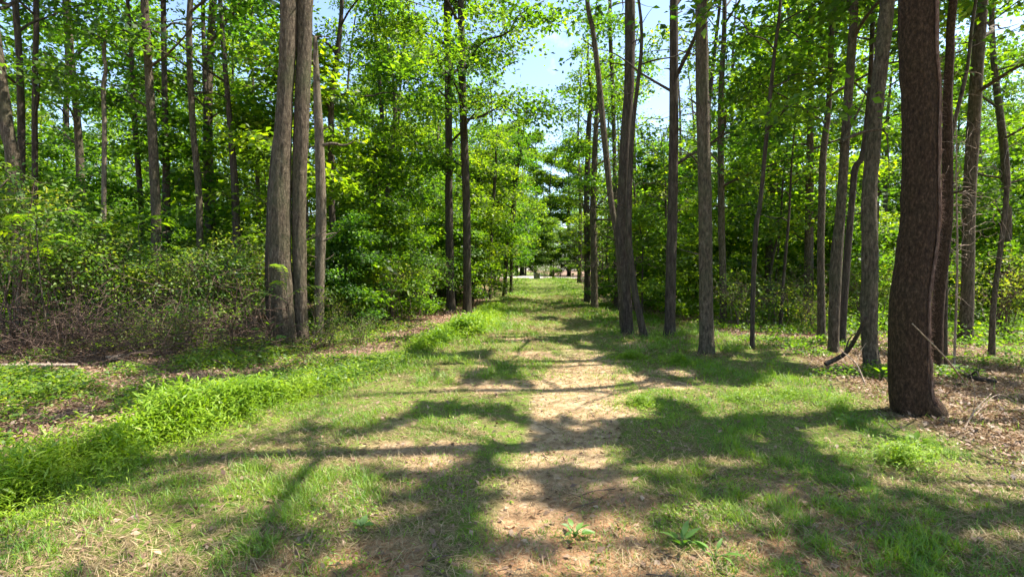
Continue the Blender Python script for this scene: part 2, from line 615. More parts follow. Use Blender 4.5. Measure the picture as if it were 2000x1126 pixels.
def sunlit(x, y, spots_only=False):
    """True where the canopy over this ground spot is open."""
    wob = .55 * (fbm(x * 1.4, y * 1.4, 81, 3) - .5)
    hit = np.zeros(np.shape(x), bool)
    for a, b, c, d in GAPS:
        q = ((x - a) / c) ** 2 + ((y - b) / d) ** 2
        hit |= q < (1 + wob * 1.4) ** 2
    if spots_only:
        return hit
    hit |= (fbm(x * 3.0 + 4, y * 2.6, 87, 2) > .665)
    hit |= (x < -5) & (y > 9) & (fbm(x * .7, y * .6, 89, 2) > .50)
    far = ((y > 11) | (x < -5.5)) & ~((x < -4) & (x > -9) & (y > 7.8) & (y < 9.6))
    hit |= far & (fbm(x * .55, y * .45, 83, 2) > .47)
    return hit


def open_to_sun(p, spots_only=False):
    t = (p[:, 2] - .05 - .8 * sstep(25, 50, p[:, 1])) / SUND[2]
    return sunlit(p[:, 0] - SUND[0] * t, p[:, 1] - SUND[1] * t, spots_only)


# ------------------------------------------------------------------ trees
def foliage(centers, normals, radii, counts, leaf, rng, thick=.16, tilt=.55, aspect=.62):
    """Leaves in flattened sprays round each centre; returns base, dir, normal, length, width, tint."""
    idx = np.repeat(np.arange(len(centers)), counts)
    n = len(idx)
    c, nn, r = centers[idx], normals[idx], radii[idx]
    a = unit(np.cross(nn, np.array([.31, .95, .05])))
    b = np.cross(nn, a)
    th = rng.uniform(0, 2 * np.pi, n)
    q = np.sqrt(rng.uniform(0, 1, n)) * r
    rad = np.cos(th)[:, None] * a + np.sin(th)[:, None] * b
    pos = c + rad * q[:, None] + nn * (rng.normal(0, thick, n) * r)[:, None] - nn * (.22 * q * q / np.maximum(r, .01))[:, None]
    d = unit(rad + rng.normal(0, .6, (n, 3)) - np.array([0, 0, .25]))
    up = unit(nn + rng.normal(0, tilt, (n, 3)))
    d = unit(d - up * (d * up).sum(1, keepdims=True))
    L = leaf * rng.uniform(.65, 1.25, n)
    tint = np.clip(rng.normal(.42, .15, n) + rng.normal(0, .24, len(centers))[idx], 0, 1)
    return pos, d, up, L, L * aspect * rng.uniform(.8, 1.2, n), tint


class Wood:
    """The spine of a trunk as a function of height."""

    def __init__(self, spine, rad):
        self.s, self.r = spine, rad

    def at(self, z):
        s = self.s
        return np.array([np.interp(z, s[:, 2], s[:, 0]), np.interp(z, s[:, 2], s[:, 1]), z])

    def rad_at(self, z):
        return float(np.interp(z, self.s[:, 2], self.r))


def grow_crown(wood, zb, zt, R, nl, sprays, leaves, leaf, rng, elev=(15, 45), spray_r=(.45, .95), bias=(0, 0), tilt=.55, prof=None, flatn=.25):
    """Limbs and leaf sprays on a trunk. Returns limb tubes and leaf arrays."""
    limbs, C, Nn, Rr = [], [], [], []
    az = rng.uniform(0, 6.28)
    for k in range(nl):
        f = (k + rng.uniform(.1, .9)) / nl
        z = zb + (zt - zb) * f * .97
        az += 2.4 + rng.normal(0, .35)
        Ln = R * (.55 + .45 * math.sin(math.pi * min(1, f * .85 + .2))) * (1 - .55 * f ** 3) * rng.uniform(.75, 1.15)
        dr = np.array([math.cos(az) + bias[0], math.sin(az) + bias[1], 0])
        Ln *= min(1.35, max(.6, np.linalg.norm(dr)))
        dr /= np.linalg.norm(dr)
        el = math.radians(rng.uniform(*elev)) + .5 * f
        p0 = wood.at(z)
        n = 6
        tt = np.linspace(0, 1, n)
        side = np.array([-dr[1], dr[0], 0])
        curve = rng.normal(0, .12)
        sp = p0 + np.outer(tt * Ln * math.cos(el), dr) + np.outer(Ln * (math.sin(el) * tt - .22 * tt ** 2), [0, 0, 1]) + np.outer(curve * Ln * tt ** 2, side)
        sp[1:-1] += rng.normal(0, .022 * Ln, (n - 2, 3))
        sp = smooth_path(sp, 12)
        n = 12
        tt = np.linspace(0, 1, n)
        r0 = min(.5 * wood.rad_at(z), .010 + .0105 * Ln)
        lp = [tube(sp, np.linspace(r0, .006, n), 6)]
        m = max(2, int(sprays * (.6 + .4 * Ln / R)))
        for q in range(m):
            t0 = rng.uniform(.28, 1.0)
            b0 = np.array([np.interp(t0, tt, sp[:, i]) for i in range(3)])
            sd = (1 if q % 2 else -1) * rng.uniform(.15, 1.0)
            ln = Ln * (.14 + .30 * (1 - abs(t0 - .55))) * rng.uniform(.5, 1.1)
            e = b0 + ln * (dr * rng.uniform(.2, .8) + side * sd) + np.array([0, 0, rng.normal(.02, .18) * ln])
            lp.append(tube(np.array([b0, (b0 + e) / 2 + rng.normal(0, .05 * ln, 3), e]), np.array([.22 * r0 + .003, .005, .002]), 3, capend=False))
            lp[-1] = (*lp[-1], (b0 + e) / 2)
            nrm = unit(np.array([0, 0, 1.0]) + dr * flatn * rng.uniform(0, 1) + rng.normal(0, .16, 3))
            C.append(e)
            Nn.append(nrm)
            Rr.append(rng.uniform(*spray_r))
            if rng.uniform() < .6:
                C.append((b0 * .5 + e * .5) + rng.normal(0, .1, 3))
                Nn.append(nrm)
                Rr.append(rng.uniform(*spray_r) * .8)
        limbs.append(lp)
    C, Nn, Rr = np.array(C), np.array(Nn), np.array(Rr)
    cnt = np.maximum(4, (leaves * (Rr / np.mean(spray_r)) ** 1.5 * rng.uniform(.6, 1.3, len(Rr))).astype(int))
    return limbs, foliage(C, Nn, Rr, cnt, leaf, rng, tilt=tilt)


def leaf_mesh(name, fol, mat, keep=None):
    pos, d, up, L, W, tint = fol
    if keep is not None:
        pos, d, up, L, W, tint = pos[keep], d[keep], up[keep], L[keep], W[keep], tint[keep]
    V, F = kites(pos, d, up, L, W)
    return make_mesh(name, V, F, mat, False, {'tint': np.repeat(tint, 4)})


def shaded_twigs(lp, base):
    tw = [q for q in lp if len(q) == 3]
    if not tw:
        return lp
    cut = open_to_sun(np.array([q[2] for q in tw]) + base)
    return [q for q in lp if len(q) == 2] + [q for q, c in zip(tw, cut) if not c]


def traced_tree(name, label, pts, widths, Y=None, H=18.0, bark=None, crown=None, seed=0, sides=12, rough=.06, flare=.5, fine=False, ends=False, cat='tree', leafmat=None, twigs=(), sway=0.0, group=None):
    """pts: points along the trunk as the photograph shows them, foot first; the trunk then goes on to its full height H."""
    rng = np.random.default_rng(1000 + seed)
    x0, y0 = ground_px(*pts[0]) if Y is None else (None, Y)
    Yd = y0
    P = [at_depth(px, py, Yd) for px, py in pts]
    if Y is not None:
        zg = float(height(P[0][0], Yd))
        P = [np.array([P[0][0] + rng.normal(0, .05), Yd, zg])] + [p for p in P if p[2] > zg + .4]
        widths = [widths[0] * 1.08] + list(widths)[-(len(P) - 1):]
    zg = float(height(P[0][0], P[0][1]))
    P[0][2] = zg
    D = []
    for p, w in zip(P, widths):
        th = math.atan2(abs(p[0]), p[1])
        D.append(.5 * w * Yd * math.cos(th) / FPX)
    if not ends:
        top = P[-1]
        dirn = (P[-1] - P[-2]) / max(.3, P[-1][2] - P[-2][2])
        dirn = np.clip(dirn, -.14, .14)
        rem = max(1.5, H - (top[2] - zg))
        r_top = D[-1]
        for k in (1, 2, 3):
            f = k / 3
            P.append(top + np.array([dirn[0] * rem * f * .6 + rng.normal(0, .08), dirn[1] * rem * f + sway * f + rng.normal(0, .1), rem * f]))
            D.append(max(.02, r_top * (1 - .85 * f)))
    P, D = np.array(P), np.array(D)
    base = np.array([P[0][0], P[0][1], zg])
    tot = P[-1][2] - zg
    n = int(tot / (.06 if fine else .28)) + 6
    n = min(n, 190)
    sp = smooth_path(np.column_stack([P - base, D]), n)
    if fine:   # many rings low down, few high up
        k = np.linspace(0, 1, n) ** 1.7
        full = smooth_path(np.column_stack([P - base, D]), 600)
        sp = np.column_stack([np.interp(k, np.linspace(0, 1, 600), full[:, c]) for c in range(4)])
    sp[0, 2] = -.08
    rad = np.maximum(sp[:, 3], .006)
    root = thing(name, label, cat, base, group=group)
    V, F = tube(sp[:, :3], rad, sides, rough, flare, seed)
    trunk = link('trunk', make_mesh('trunk', V, F, bark or M_BARK, True), root)
    wood = Wood(sp[:, :3], rad)
    if D[0] > .07:
        srng = np.random.default_rng(7000 + seed)
        for q in range(srng.integers(2, 6)):
            z = srng.uniform(1.0, min(8.0, tot * .9))
            p0, a0, ln = wood.at(z), srng.uniform(0, 6.28), srng.uniform(.08, .45) + wood.rad_at(z)
            dv = np.array([math.cos(a0), math.sin(a0), srng.uniform(.1, .7)])
            q3 = np.array([p0, p0 + dv * ln * .6, p0 + dv * ln + np.array([0, 0, srng.normal(0, .04)])])
            V, F = tube(smooth_path(q3, 5), np.linspace(.022, .009, 5) * srng.uniform(.5, 1.2), 5, .1)
            link('branch_stub', make_mesh('branch_stub', V, F, bark or M_BARK, True), trunk)
    if crown:
        c = dict(zb=5.5, zt=H * .98, R=3.4, nl=9, sprays=6, leaves=26, leaf=.125, elev=(10, 45))
        c.update(crown)
        zt = min(c.pop('zt'), tot * .985)
        filt = c.pop('filter', True)
        limbs, fol = grow_crown(wood, c.pop('zb'), zt, c.pop('R'), c.pop('nl'), c.pop('sprays'), c.pop('leaves'), c.pop('leaf'), rng, **c)
        for lp in limbs:
            if filt:
                lp = shaded_twigs(lp, base)
            V, F = join(lp)
            link('limb', make_mesh('limb', V, F, bark or M_BARK, True), root)
        keep = None
        if filt:
            keep = ~open_to_sun(fol[0] + base)
        o = link('crown', leaf_mesh('crown', fol, leafmat or M_CANOPY, keep), root)
    for tw in twigs:      # bare side branches the photograph shows: (points, width at the foot)
        q = np.array([at_depth(a, b, Yd + (tw[2] if len(tw) > 2 else 0)) for a, b in tw[0]]) - base
        s = smooth_path(q, 10)
        V, F = tube(s, np.linspace(.5 * tw[1] * Yd / FPX, .004, 10), 6, .05)
        link('branch', make_mesh('branch', V, F, bark or M_BARK, True), trunk)
    return root, wood, base


BIG = dict(zb=6.2, R=4.8, nl=13, sprays=13, leaves=42, leaf=.165)
MID = dict(zb=4.2, R=3.4, nl=12, sprays=10, leaves=38, leaf=.16)
LOWC = dict(zb=2.6, R=2.7, nl=13, sprays=9, leaves=40, elev=(0, 30), leaf=.15)

# --- trees on the open side, beside and behind the big trunk
traced_tree('tall_tree', 'thick dark red-brown trunk with a vine up its side, beside the track',
            [(1793, 806), (1776, 760), (1775, 600), (1786, 500), (1797, 394), (1799, 200), (1793, 0)], [84, 82, 82, 81, 81, 81, 80],
            H=19, bark=M_BARK_RED, crown=dict(BIG, bias=(.1, -.25), zb=6.2, R=5.2, nl=17, sprays=15), seed=1, sides=40, rough=.10, flare=1.0, fine=True)
traced_tree('tall_tree', 'brown trunk leaning over a dark fallen limb, next before the thickest trunk',
            [(1703, 722), (1698, 660), (1697, 600), (1699, 500), (1697, 394), (1704, 300), (1712, 200), (1723, 100), (1734, 0)], [32, 34, 37, 34, 33, 32, 32, 31, 31],
            H=17, bark=M_BARK, crown=dict(BIG, R=3.8), seed=2, sides=32, fine=True, rough=.13, flare=.8)
traced_tree('tall_tree', 'slim grey trunk leaning away from its crooked dark neighbour',
            [(1628, 690), (1630, 600), (1634, 500), (1643, 394), (1656, 200), (1669, 0)], [21, 24, 25, 20, 19, 17], H=16, bark=M_BARK, crown=dict(MID, R=3.4, zb=5.5), seed=3, sides=20, rough=.08,
            twigs=(([(1642, 280), (1662, 245), (1682, 205), (1698, 160)], 8, -.2), ([(1644, 276), (1672, 262), (1704, 254), (1728, 256), (1735, 290), (1737, 380)], 6, -1.9)))
traced_tree('tall_tree', 'crooked dark trunk bending behind the brown leaning trunk',
            [(1645, 672), (1648, 600), (1655, 500), (1664, 394), (1670, 330), (1684, 306), (1692, 250), (1700, 150), (1706, 0)], [14, 15, 15, 13, 14, 13, 11, 10, 9],
            H=13, bark=M_BARK_DARK, crown=dict(MID, R=2.6, zb=5), seed=4)
traced_tree('tall_tree', 'straight slim trunk standing just behind the slim grey leaning one',
            [(1605, 665), (1603, 500), (1605, 394), (1608, 300), (1619, 200), (1625, 0)], [17, 15, 15, 14, 12, 11], H=16, bark=M_BARK, crown=dict(MID, zb=4.5), seed=5)
traced_tree('tall_tree', 'dark reddish trunk hugging the back of the thickest trunk',
            [(1829, 725), (1832, 600), (1844, 480), (1850, 394), (1851, 200), (1856, 100), (1862, 0)], [24, 27, 26, 24, 20, 19, 18], H=17, bark=M_BARK_RED, crown=dict(BIG, R=3.8, zb=5.6, bias=(.3, 0)), seed=6, sides=24, rough=.08)
traced_tree('vine_stem_tree', 'thin bare stem slanting away from the reddish trunk under tangled twigs',
            [(1846, 722), (1848, 500), (1850, 320), (1863, 245), (1880, 175), (1891, 122), (1898, 52), (1906, 0)], [9, 9, 9, 9, 9, 8, 8, 7], H=9, bark=M_BARK, crown=dict(LOWC, zb=5.2, R=1.8, nl=6), seed=7)
traced_tree('tall_tree', 'stout grey trunk among twig tangles behind the dark reddish trunk',
            [(1884, 670), (1890, 560), (1893, 394), (1904, 200), (1914, 60), (1918, 0)], [34, 28, 28, 28, 27, 26], H=18, bark=M_BARK, crown=dict(BIG, zb=5.5), seed=8, sides=20, rough=.08)
traced_tree('dead_tree', 'slim standing dead trunk with its top snapped off',
            [(1937, 695), (1940, 600), (1952, 500), (1965, 394), (1966, 320), (1964, 272)], [15, 13, 12, 12, 11, 9], bark=M_BARK, ends=True, seed=9)
traced_tree('young_tree', 'thin straight dark sapling leaning on its own in the open woods',
            [(1469, 681), (1471, 560), (1477, 440), (1485, 394), (1503, 200), (1513, 100), (1524, 0)], [9, 10, 10, 9, 8, 7, 6], H=11, bark=M_BARK_DARK, crown=dict(LOWC, zb=4.0, R=2.2, nl=9, filter=True), seed=10, leafmat=M_UNDER)
traced_tree('tall_tree', 'straight round grey-brown trunk alone at the grassy edge of the track',
            [(1381, 692), (1379, 600), (1377, 394), (1372, 200), (1369, 0)], [29, 28, 27, 26, 24], H=18, bark=M_BARK, crown=dict(BIG, zb=5.8, R=4.2), seed=11, sides=32, fine=True, rough=.11, flare=.8,
            twigs=(([(1378, 330), (1362, 318), (1352, 322)], 3), ))
traced_tree('tall_tree', 'dark trunk half hidden in leaves between the forked tree and the round grey one',
            [(1308, 657), (1311, 500), (1314, 394), (1316, 200), (1316, 0)], [22, 21, 20, 18, 16], H=17, bark=M_BARK_DARK, crown=dict(MID, zb=3.8), seed=12, sides=16)
traced_tree('tall_tree', 'short-looking dull trunk fading into leaves beyond the round grey one',
            [(1413, 632), (1411, 500), (1409, 430), (1408, 200)], [15, 14, 14, 12], H=15, bark=M_BARK, crown=dict(MID, zb=3.6), seed=13)
traced_tree('young_tree', 'thin black stem standing upright in the sunny undergrowth',
            [(1524, 640), (1530, 550), (1535, 490), (1541, 420)], [7, 6, 6, 5], H=8, bark=M_BARK_DARK, crown=dict(LOWC, zb=2.6, R=1.9, nl=9), seed=14, leafmat=M_UNDER)
traced_tree('young_tree', 'thin black stem slanting beside the upright black stem',
            [(1498, 622), (1503, 550), (1511, 495), (1524, 440)], [7, 6, 6, 5], H=7.5, bark=M_BARK_DARK, crown=dict(LOWC, zb=2.8, R=1.9, nl=9), seed=15, leafmat=M_UNDER)
# --- trees just outside the view on the sunny side, whose crowns shade the grass
def free_tree(name, label, x, y, H, r0, bark, crown, seed, group=None):
    rng = np.random.default_rng(3000 + seed)
    base = np.array([x, y, float(height(x, y))])
    pts = np.array([[0, 0, -.1], [rng.normal(0, .08), rng.normal(0, .08), H * .3], [rng.normal(0, .3), rng.normal(0, .3), H * .65], [rng.normal(0, .5), rng.normal(0, .5), H]])
    sp = smooth_path(pts, 40)
    rad = r0 * (1 - np.linspace(0, 1, 40) * .9) + .006
    root = thing(name, label, 'tree', base, group=group)
    V, F = tube(sp, rad, 14, .07, .5, seed)
    link('trunk', make_mesh('trunk', V, F, bark, True), root)
    c = dict(crown)
    limbs, fol = grow_crown(Wood(sp, rad), c.pop('zb'), H * .98, c.pop('R'), c.pop('nl'), c.pop('sprays'), c.pop('leaves'), c.pop('leaf'), rng, **c)
    for lp in limbs:
        lp = shaded_twigs(lp, base)
        V, F = join(lp)
        link('limb', make_mesh('limb', V, F, bark, True), root)
    link('crown', leaf_mesh('crown', fol, M_CANOPY, ~open_to_sun(fol[0] + base)), root)


for k, (x, y, H) in enumerate(((8.6, 4.6, 16), (6.8, .6, 15), (12.4, 6.6, 17))):
    free_tree('tall_tree', 'tall tree standing out of view, shading the grass from beyond the thickest trunk', x, y, H, .19, M_BARK, dict(BIG, zb=5.4, R=4.6, nl=16, sprays=14), k, 'trees out of view that shade the grass')
# --- forked group by the track
traced_tree('tall_tree', 'tall dark main trunk of the forked group, against the open sky',
            [(1226, 652), (1221, 560), (1214, 470), (1217, 394), (1222, 270), (1228, 180), (1230, 100), (1230, 0)], [23, 21, 23, 24, 22, 20, 20, 20], H=19, bark=M_BARK_DARK,
            crown=dict(MID, zb=8.2, R=3.6, bias=(.7, .1)), seed=16, sides=20, rough=.08)
traced_tree('tall_tree', 'dark stem slanting into the foot of the forked main trunk',
            [(1258, 657), (1248, 610), (1240, 570), (1231, 500), (1228, 420), (1236, 250)], [15, 14, 14, 13, 12, 9], H=11, bark=M_BARK_DARK, crown=dict(MID, zb=6, R=2.4, nl=7, bias=(.7, .3)), seed=17)
traced_tree('tall_tree', 'slender bare stem leaning out from the fork towards the sky gap',
            [(1217, 648), (1212, 560), (1206, 470), (1193, 390), (1178, 245), (1168, 140), (1158, 60), (1147, 0)], [12, 12, 12, 12, 12, 11, 10, 9], H=15, bark=M_BARK,
            crown=dict(MID, zb=9.5, R=2.0, nl=5, leaves=14), seed=18)
traced_tree('tall_tree', 'thin pole-like trunk rising between the forked stems, top in the sky',
            [(1204, 600), (1200, 300), (1196, 160), (1192, 70), (1191, 0)], [8, 8, 8, 8, 7], H=16, bark=M_BARK, crown=dict(MID, zb=11.2, R=2.0, nl=5, leaves=14, bias=(.6, 0)), seed=19)
traced_tree('tall_tree', 'dark far trunk of the close pair where the track narrows',
            [(1147, 590), (1147, 500), (1146, 400), (1150, 250)], [13, 12, 12, 10], H=13, bark=M_BARK_DARK, crown=dict(LOWC, zb=3.2, R=2.6, bias=(.35, 0), filter=False), seed=20)
traced_tree('tall_tree', 'paler near trunk of the close pair where the track narrows',
            [(1161, 604), (1160, 500), (1158, 400), (1164, 250)], [14, 13, 12, 10], H=13, bark=M_BARK, crown=dict(LOWC, zb=3.4, R=2.4, bias=(.6, 0), filter=False), seed=21)
# --- twin tree and its neighbours on the thicket side
traced_tree('tall_tree', 'bigger half of the twin grey trunks beside the brush',
            [(560, 674), (554, 620), (551, 560), (547, 500), (547, 394), (556, 200), (562, 100), (564, 0)], [48, 47, 46, 45, 45, 34, 34, 34], H=19, bark=M_BARK, crown=dict(BIG, zb=7.2), seed=22, sides=44, rough=.16, flare=.6, fine=True)
traced_tree('tall_tree', 'narrower half of the twin grey trunks, fused at the foot',
            [(590, 673), (587, 600), (585, 500), (584, 394), (590, 200), (594, 100), (597, 0)], [27, 26, 28, 29, 31, 31, 32], H=18, bark=M_BARK, crown=dict(BIG, zb=7.4, R=4.0), seed=23, sides=40, rough=.15, flare=.5, fine=True)
traced_tree('dead_tree', 'dark stem pressed against the bigger twin trunk',
            [(531, 668), (527, 600), (525, 500), (528, 400), (533, 320), (540, 250)], [20, 17, 15, 14, 12, 8], bark=M_BARK_DARK, ends=True, seed=62, sides=18, rough=.2)  # leafless dark stem set along the dark left edge of the bigger twin trunk
traced_tree('dead_tree', 'slim lighter dead trunk with a broken top next to the twin trunks',
            [(622, 656), (624, 560), (626, 480), (627, 394), (623, 260), (620, 200), (617, 120), (616, 72)], [21, 20, 21, 21, 18, 16, 11, 8], bark=M_BARK_PALE, ends=True, seed=24, sides=24, fine=True, rough=.06,
            twigs=(([(616, 74), (628, 71), (644, 72)], 5), ([(630, 284), (650, 280), (672, 284), (690, 276), (702, 258)], 7, -.3), ([(632, 252), (646, 246)], 4), ([(632, 470), (650, 462), (664, 448)], 4, -.2)))
traced_tree('tall_tree', 'dark trunk curving up behind the broken-topped one',
            [(652, 600), (652, 480), (648, 390), (647, 200), (657, 122), (664, 60), (668, 0)], [14, 13, 13, 12, 11, 9, 8], Y=15.5, H=16, bark=M_BARK_DARK, crown=dict(MID, zb=4.8), seed=25)
traced_tree('young_tree', 'thin kinked sapling with an elbow halfway up, in front of bright leaves',
            [(738, 592), (737, 562), (736, 436), (732, 350), (732, 270), (744, 244), (746, 227), (741, 157), (734, 70), (730, 0)], [10, 10, 10, 9, 9, 10, 9, 8, 7, 7], H=14, bark=M_BARK_DARK,
            crown=dict(LOWC, zb=5.5, R=2.4), seed=26)
traced_tree('tall_tree', 'dark straight trunk, rear one of the pair edging the track',
            [(880, 570), (878, 480), (877, 394), (876, 200), (873, 0)], [17, 16, 15, 14, 13], Y=20.5, H=20, bark=M_BARK_DARK, crown=dict(BIG, zb=5.5, R=4.2, bias=(.15, -.2), nl=16, sprays=15, filter=False), seed=27, sides=18, rough=.08)
traced_tree('tall_tree', 'dark straight trunk, front one of the pair edging the track',
            [(913, 611), (912, 500), (911, 394), (904, 200), (902, 100), (900, 0)], [17, 16, 15, 15, 14, 12], H=20, bark=M_BARK_DARK, crown=dict(BIG, zb=5.0, R=4.4, bias=(.2, -.2), nl=17, sprays=16, filter=False), seed=28, sides=18, rough=.08)
traced_tree('young_tree', 'pale whitish sapling stem shining before the dark pair',
            [(841, 584), (844, 470), (848, 394), (849, 340), (856, 260)], [6, 6, 6, 5, 4], H=7, bark=M_BARK_PALE, crown=dict(LOWC, zb=4.0, R=1.6, nl=7), seed=29, leafmat=M_UNDER, rough=.03)
for k, (pp, ww, lab) in enumerate((
        ([(927, 578), (928, 470), (932, 380)], 7, 'narrow dark stem close behind the front trunk of the edging pair'),
        ([(957, 584), (960, 450), (966, 360)], 6, 'brown stem at the grassy bend, apart from the slanting stems'),
        ([(985, 577), (991, 480), (1001, 420), (1010, 330)], 8, 'dark stem slanting out over the track at its narrowing'),
        ([(998, 574), (1000, 470), (1006, 400)], 6, 'upright dark stem closest to the bright far field'))):
    traced_tree('young_tree', lab, pp, [ww] * len(pp), H=8.5 + k * .7, bark=M_BARK_DARK, crown=dict(LOWC, zb=2.2, R=2.1, nl=11, bias=(-.2, 0), filter=False), seed=40 + k, leafmat=M_UNDER)
# --- trunks in the deep thicket
for k, (pp, ww, Yd, bk, lab) in enumerate((
        ([(306, 600), (305, 430), (304, 394), (297, 250), (291, 150), (282, 0)], (22, 21, 21, 19, 17, 16), 13.2, M_BARK, 'tall trunk with a sunlit tan stripe in the thicket'),
        ([(392, 600), (389, 394), (377, 250), (370, 100), (372, 0)], (15, 14, 13, 13, 12), 13.8, M_BARK, 'trunk gently curved over, next to the sunlit striped trunk'),
        ([(464, 600), (460, 394), (450, 250), (437, 100), (430, 0)], (17, 16, 12, 10, 9), 14.4, M_BARK_DARK, 'dark tapering trunk leaning away from the twin trunks'),
        ([(410, 600), (408, 394), (404, 250), (399, 120), (396, 0)], (13, 13, 11, 9, 8), 16.5, M_BARK_DARK, 'faint far trunk between the curved and the tapering trunks'),
        ([(325, 600), (325, 410), (324, 300), (322, 200), (319, 0)], (18, 17, 14, 12, 11), 15.2, M_BARK_DARK, 'shaded trunk just behind the sunlit striped one'),
        ([(278, 600), (277, 430), (264, 250), (259, 150), (249, 0)], (11, 11, 12, 10, 8), 15.5, M_BARK_DARK, 'slim shaded trunk bowed before the striped trunk'),
        ([(38, 600), (42, 300), (38, 120), (30, 0)], (17, 17, 15, 14), 12.6, M_BARK_DARK, 'very dark trunk deep in leaves near the slanting edge trunk'),
        ([(70, 600), (68, 300), (68, 150), (70, 0)], (13, 13, 12, 12), 13.4, M_BARK_DARK, 'dim straight trunk standing in shade before the crooked snag'))):
    traced_tree('tall_tree', lab, pp, list(ww), Y=Yd, H=18, bark=bk, crown=dict(MID, zb=5.2, R=3.0, nl=11, filter=(k % 2 == 0)), seed=50 + k, sides=14)
traced_tree('dead_tree', 'crooked leafless snag with a sunlit broken tip in the thicket',
            [(203, 600), (203, 394), (204, 250), (202, 170), (207, 135), (203, 105), (208, 56)], [12, 11, 10, 10, 8, 8, 5], Y=12.8, bark=M_BARK_PALE, ends=True, seed=60, twigs=(([(205, 110), (196, 80), (186, 55)], 3),))
traced_tree('tall_tree', 'thick slanting trunk cut off by the edge of the view',
            [(40, 640), (27, 330), (15, 260), (4, 180), (-20, 0)], [34, 31, 30, 29, 28], Y=11.5, H=15, bark=M_BARK, crown=dict(MID, zb=5.5), seed=61, sides=18, rough=.08)

# ------------------------------------------------------------------ library of background trees, saplings and shrubs (mesh data shared by their copies)
def lib_tree(seed, H, zb, R, nl, sprays, leaves, leaf, r0, leafmat, bark, elev=(5, 40), spray_r=(.45, .95), lean=.5, tilt=.55):
    rng = np.random.default_rng(seed)
    pts = np.array([[0, 0, -.1], [rng.normal(0, .1), rng.normal(0, .1), H * .3], [rng.normal(0, lean * .5), rng.normal(0, lean * .5), H * .65], [rng.normal(0, lean), rng.normal(0, lean), H]])
    n = int(H / .5) + 5
    sp = smooth_path(pts, n)
    rad = r0 * (1 - np.linspace(0, 1, n) * .9) + .006
    wood = Wood(sp, rad)
    limbs, fol = grow_crown(wood, zb, H * .98, R, nl, sprays, leaves, leaf, rng, elev=elev, spray_r=spray_r, tilt=tilt)
    V, F = join([tube(sp, rad, 9, .06, .4, seed)] + [t for lp in limbs for t in lp])
    return make_mesh('trunk', V, F, bark, True), leaf_mesh('crown', fol, leafmat), fol, leafmat


LIB_TALL = [lib_tree(200 + k, H, zb, R, nl, 13, (30, 24, 40, 30, 36)[k], (.185, .21, .15, .19, .165)[k], .17, M_CANOPY, bk) for k, (H, zb, R, nl, bk) in enumerate(
    ((17, 4, 3.2, 15, M_BARK), (19, 5, 3.4, 15, M_BARK_DARK), (15, 2.6, 2.9, 15, M_BARK_DARK), (20, 6, 3.6, 15, M_BARK), (16, 1.6, 3.0, 18, M_BARK)))]
LIB_UNDER = [lib_tree(230 + k, H, .7, R, nl, 11, (40, 32, 48, 36, 30)[k], (.15, .18, .125, .16, .19)[k], .045, M_UNDER, M_BARK_DARK, (0, 25), (.35, .75), .3, .42) for k, (H, R, nl) in enumerate(
    ((6.0, 2.0, 16), (7.5, 2.3, 19), (5.0, 1.9, 14), (8.5, 2.4, 20), (4.0, 1.6, 12)))]

LIB_FAR = [lib_tree(260 + k, H, 1.2, R, 18, 13, 44, .27, .2, M_CANOPY, M_BARK_DARK, (5, 35), (.5, 1.0)) for k, (H, R) in enumerate(((17, 3.6), (19, 3.9)))]


def place(lib, name, label, group, x, y, s, rz, cat='tree'):
    root = thing(name, label, cat, (x, y, float(height(x, y))), rz, group)
    sz = s * RS.uniform(.93, 1.07)
    root.scale = (s, s, sz)
    link('trunk', lib[0], root)
    crown = lib[1]
    if -1 < x < 22 and y < 57:
        p = lib[2][0]
        c, q = math.cos(rz), math.sin(rz)
        w = np.column_stack([x + s * (c * p[:, 0] - q * p[:, 1]), y + s * (q * p[:, 0] + c * p[:, 1]), root.location[2] + sz * p[:, 2]])
        cut = open_to_sun(w, True)
        cut &= np.random.default_rng(int(x * 91 + y * 17)).uniform(0, 1, len(cut)) < min(1, (.85 if name == 'young_tree' else .7) / max(cut.mean(), .01))
        if cut.mean() > .02:
            crown = leaf_mesh('crown', lib[2], lib[3], ~cut)
    link('crown', crown, root)
    return root


# far trees round the clearing and along the skyline of the gap
for k, (x, y, s, v) in enumerate(((5.4, 41, 1.10, 0), (7.8, 36, 1.0, 3), (8.8, 47, 1.0, 1), (10.5, 54, 1.0, 4), (-3.8, 34, 1.05, 4), (-4.6, 43, 1.15, 0), (-6.5, 38, 1.1, 1), (-3.5, 52, 1.05, 4), (-1.9, 47, 1.15, 0), (8.2, 50, 1.2, 0))):
    place(LIB_TALL[v], 'tall_tree', ('airy pale-leaved tree rising into the sky gap above the track' if k == 0 else
          ('', 'high-crowned tree', 'slim high tree', 'dense low-branched tree', 'broad full tree', 'airy tree', 'tall narrow tree', 'rounded far tree', 'spreading tree', 'drooping tree')[k] + ' flanking the far ' + ('shady' if x > 2 else 'sunny') + ' side of the track'), None, x, y, s, RS.uniform(0, 6))
for row, (yy, n) in enumerate(((66, 15), (78, 15))):
    for k, x in enumerate(np.linspace(-24, 32, n)):
        x = x + RS.normal(0, .8) + row * 1.9
        gapk = math.exp(-((x - 6.5) / 5.5) ** 2)
        place(LIB_TALL[(4, 2, 4, 0, 2)[k % 5]], 'tall_tree', ('low-branched', 'full-leaved')[k % 5 in (0, 2)] + ' distant tree in the green wall beyond the gravel clearing', 'trees beyond the clearing', x, yy + RS.uniform(-3, 4), RS.uniform(.9, 1.1) - .18 * gapk, RS.uniform(0, 6))
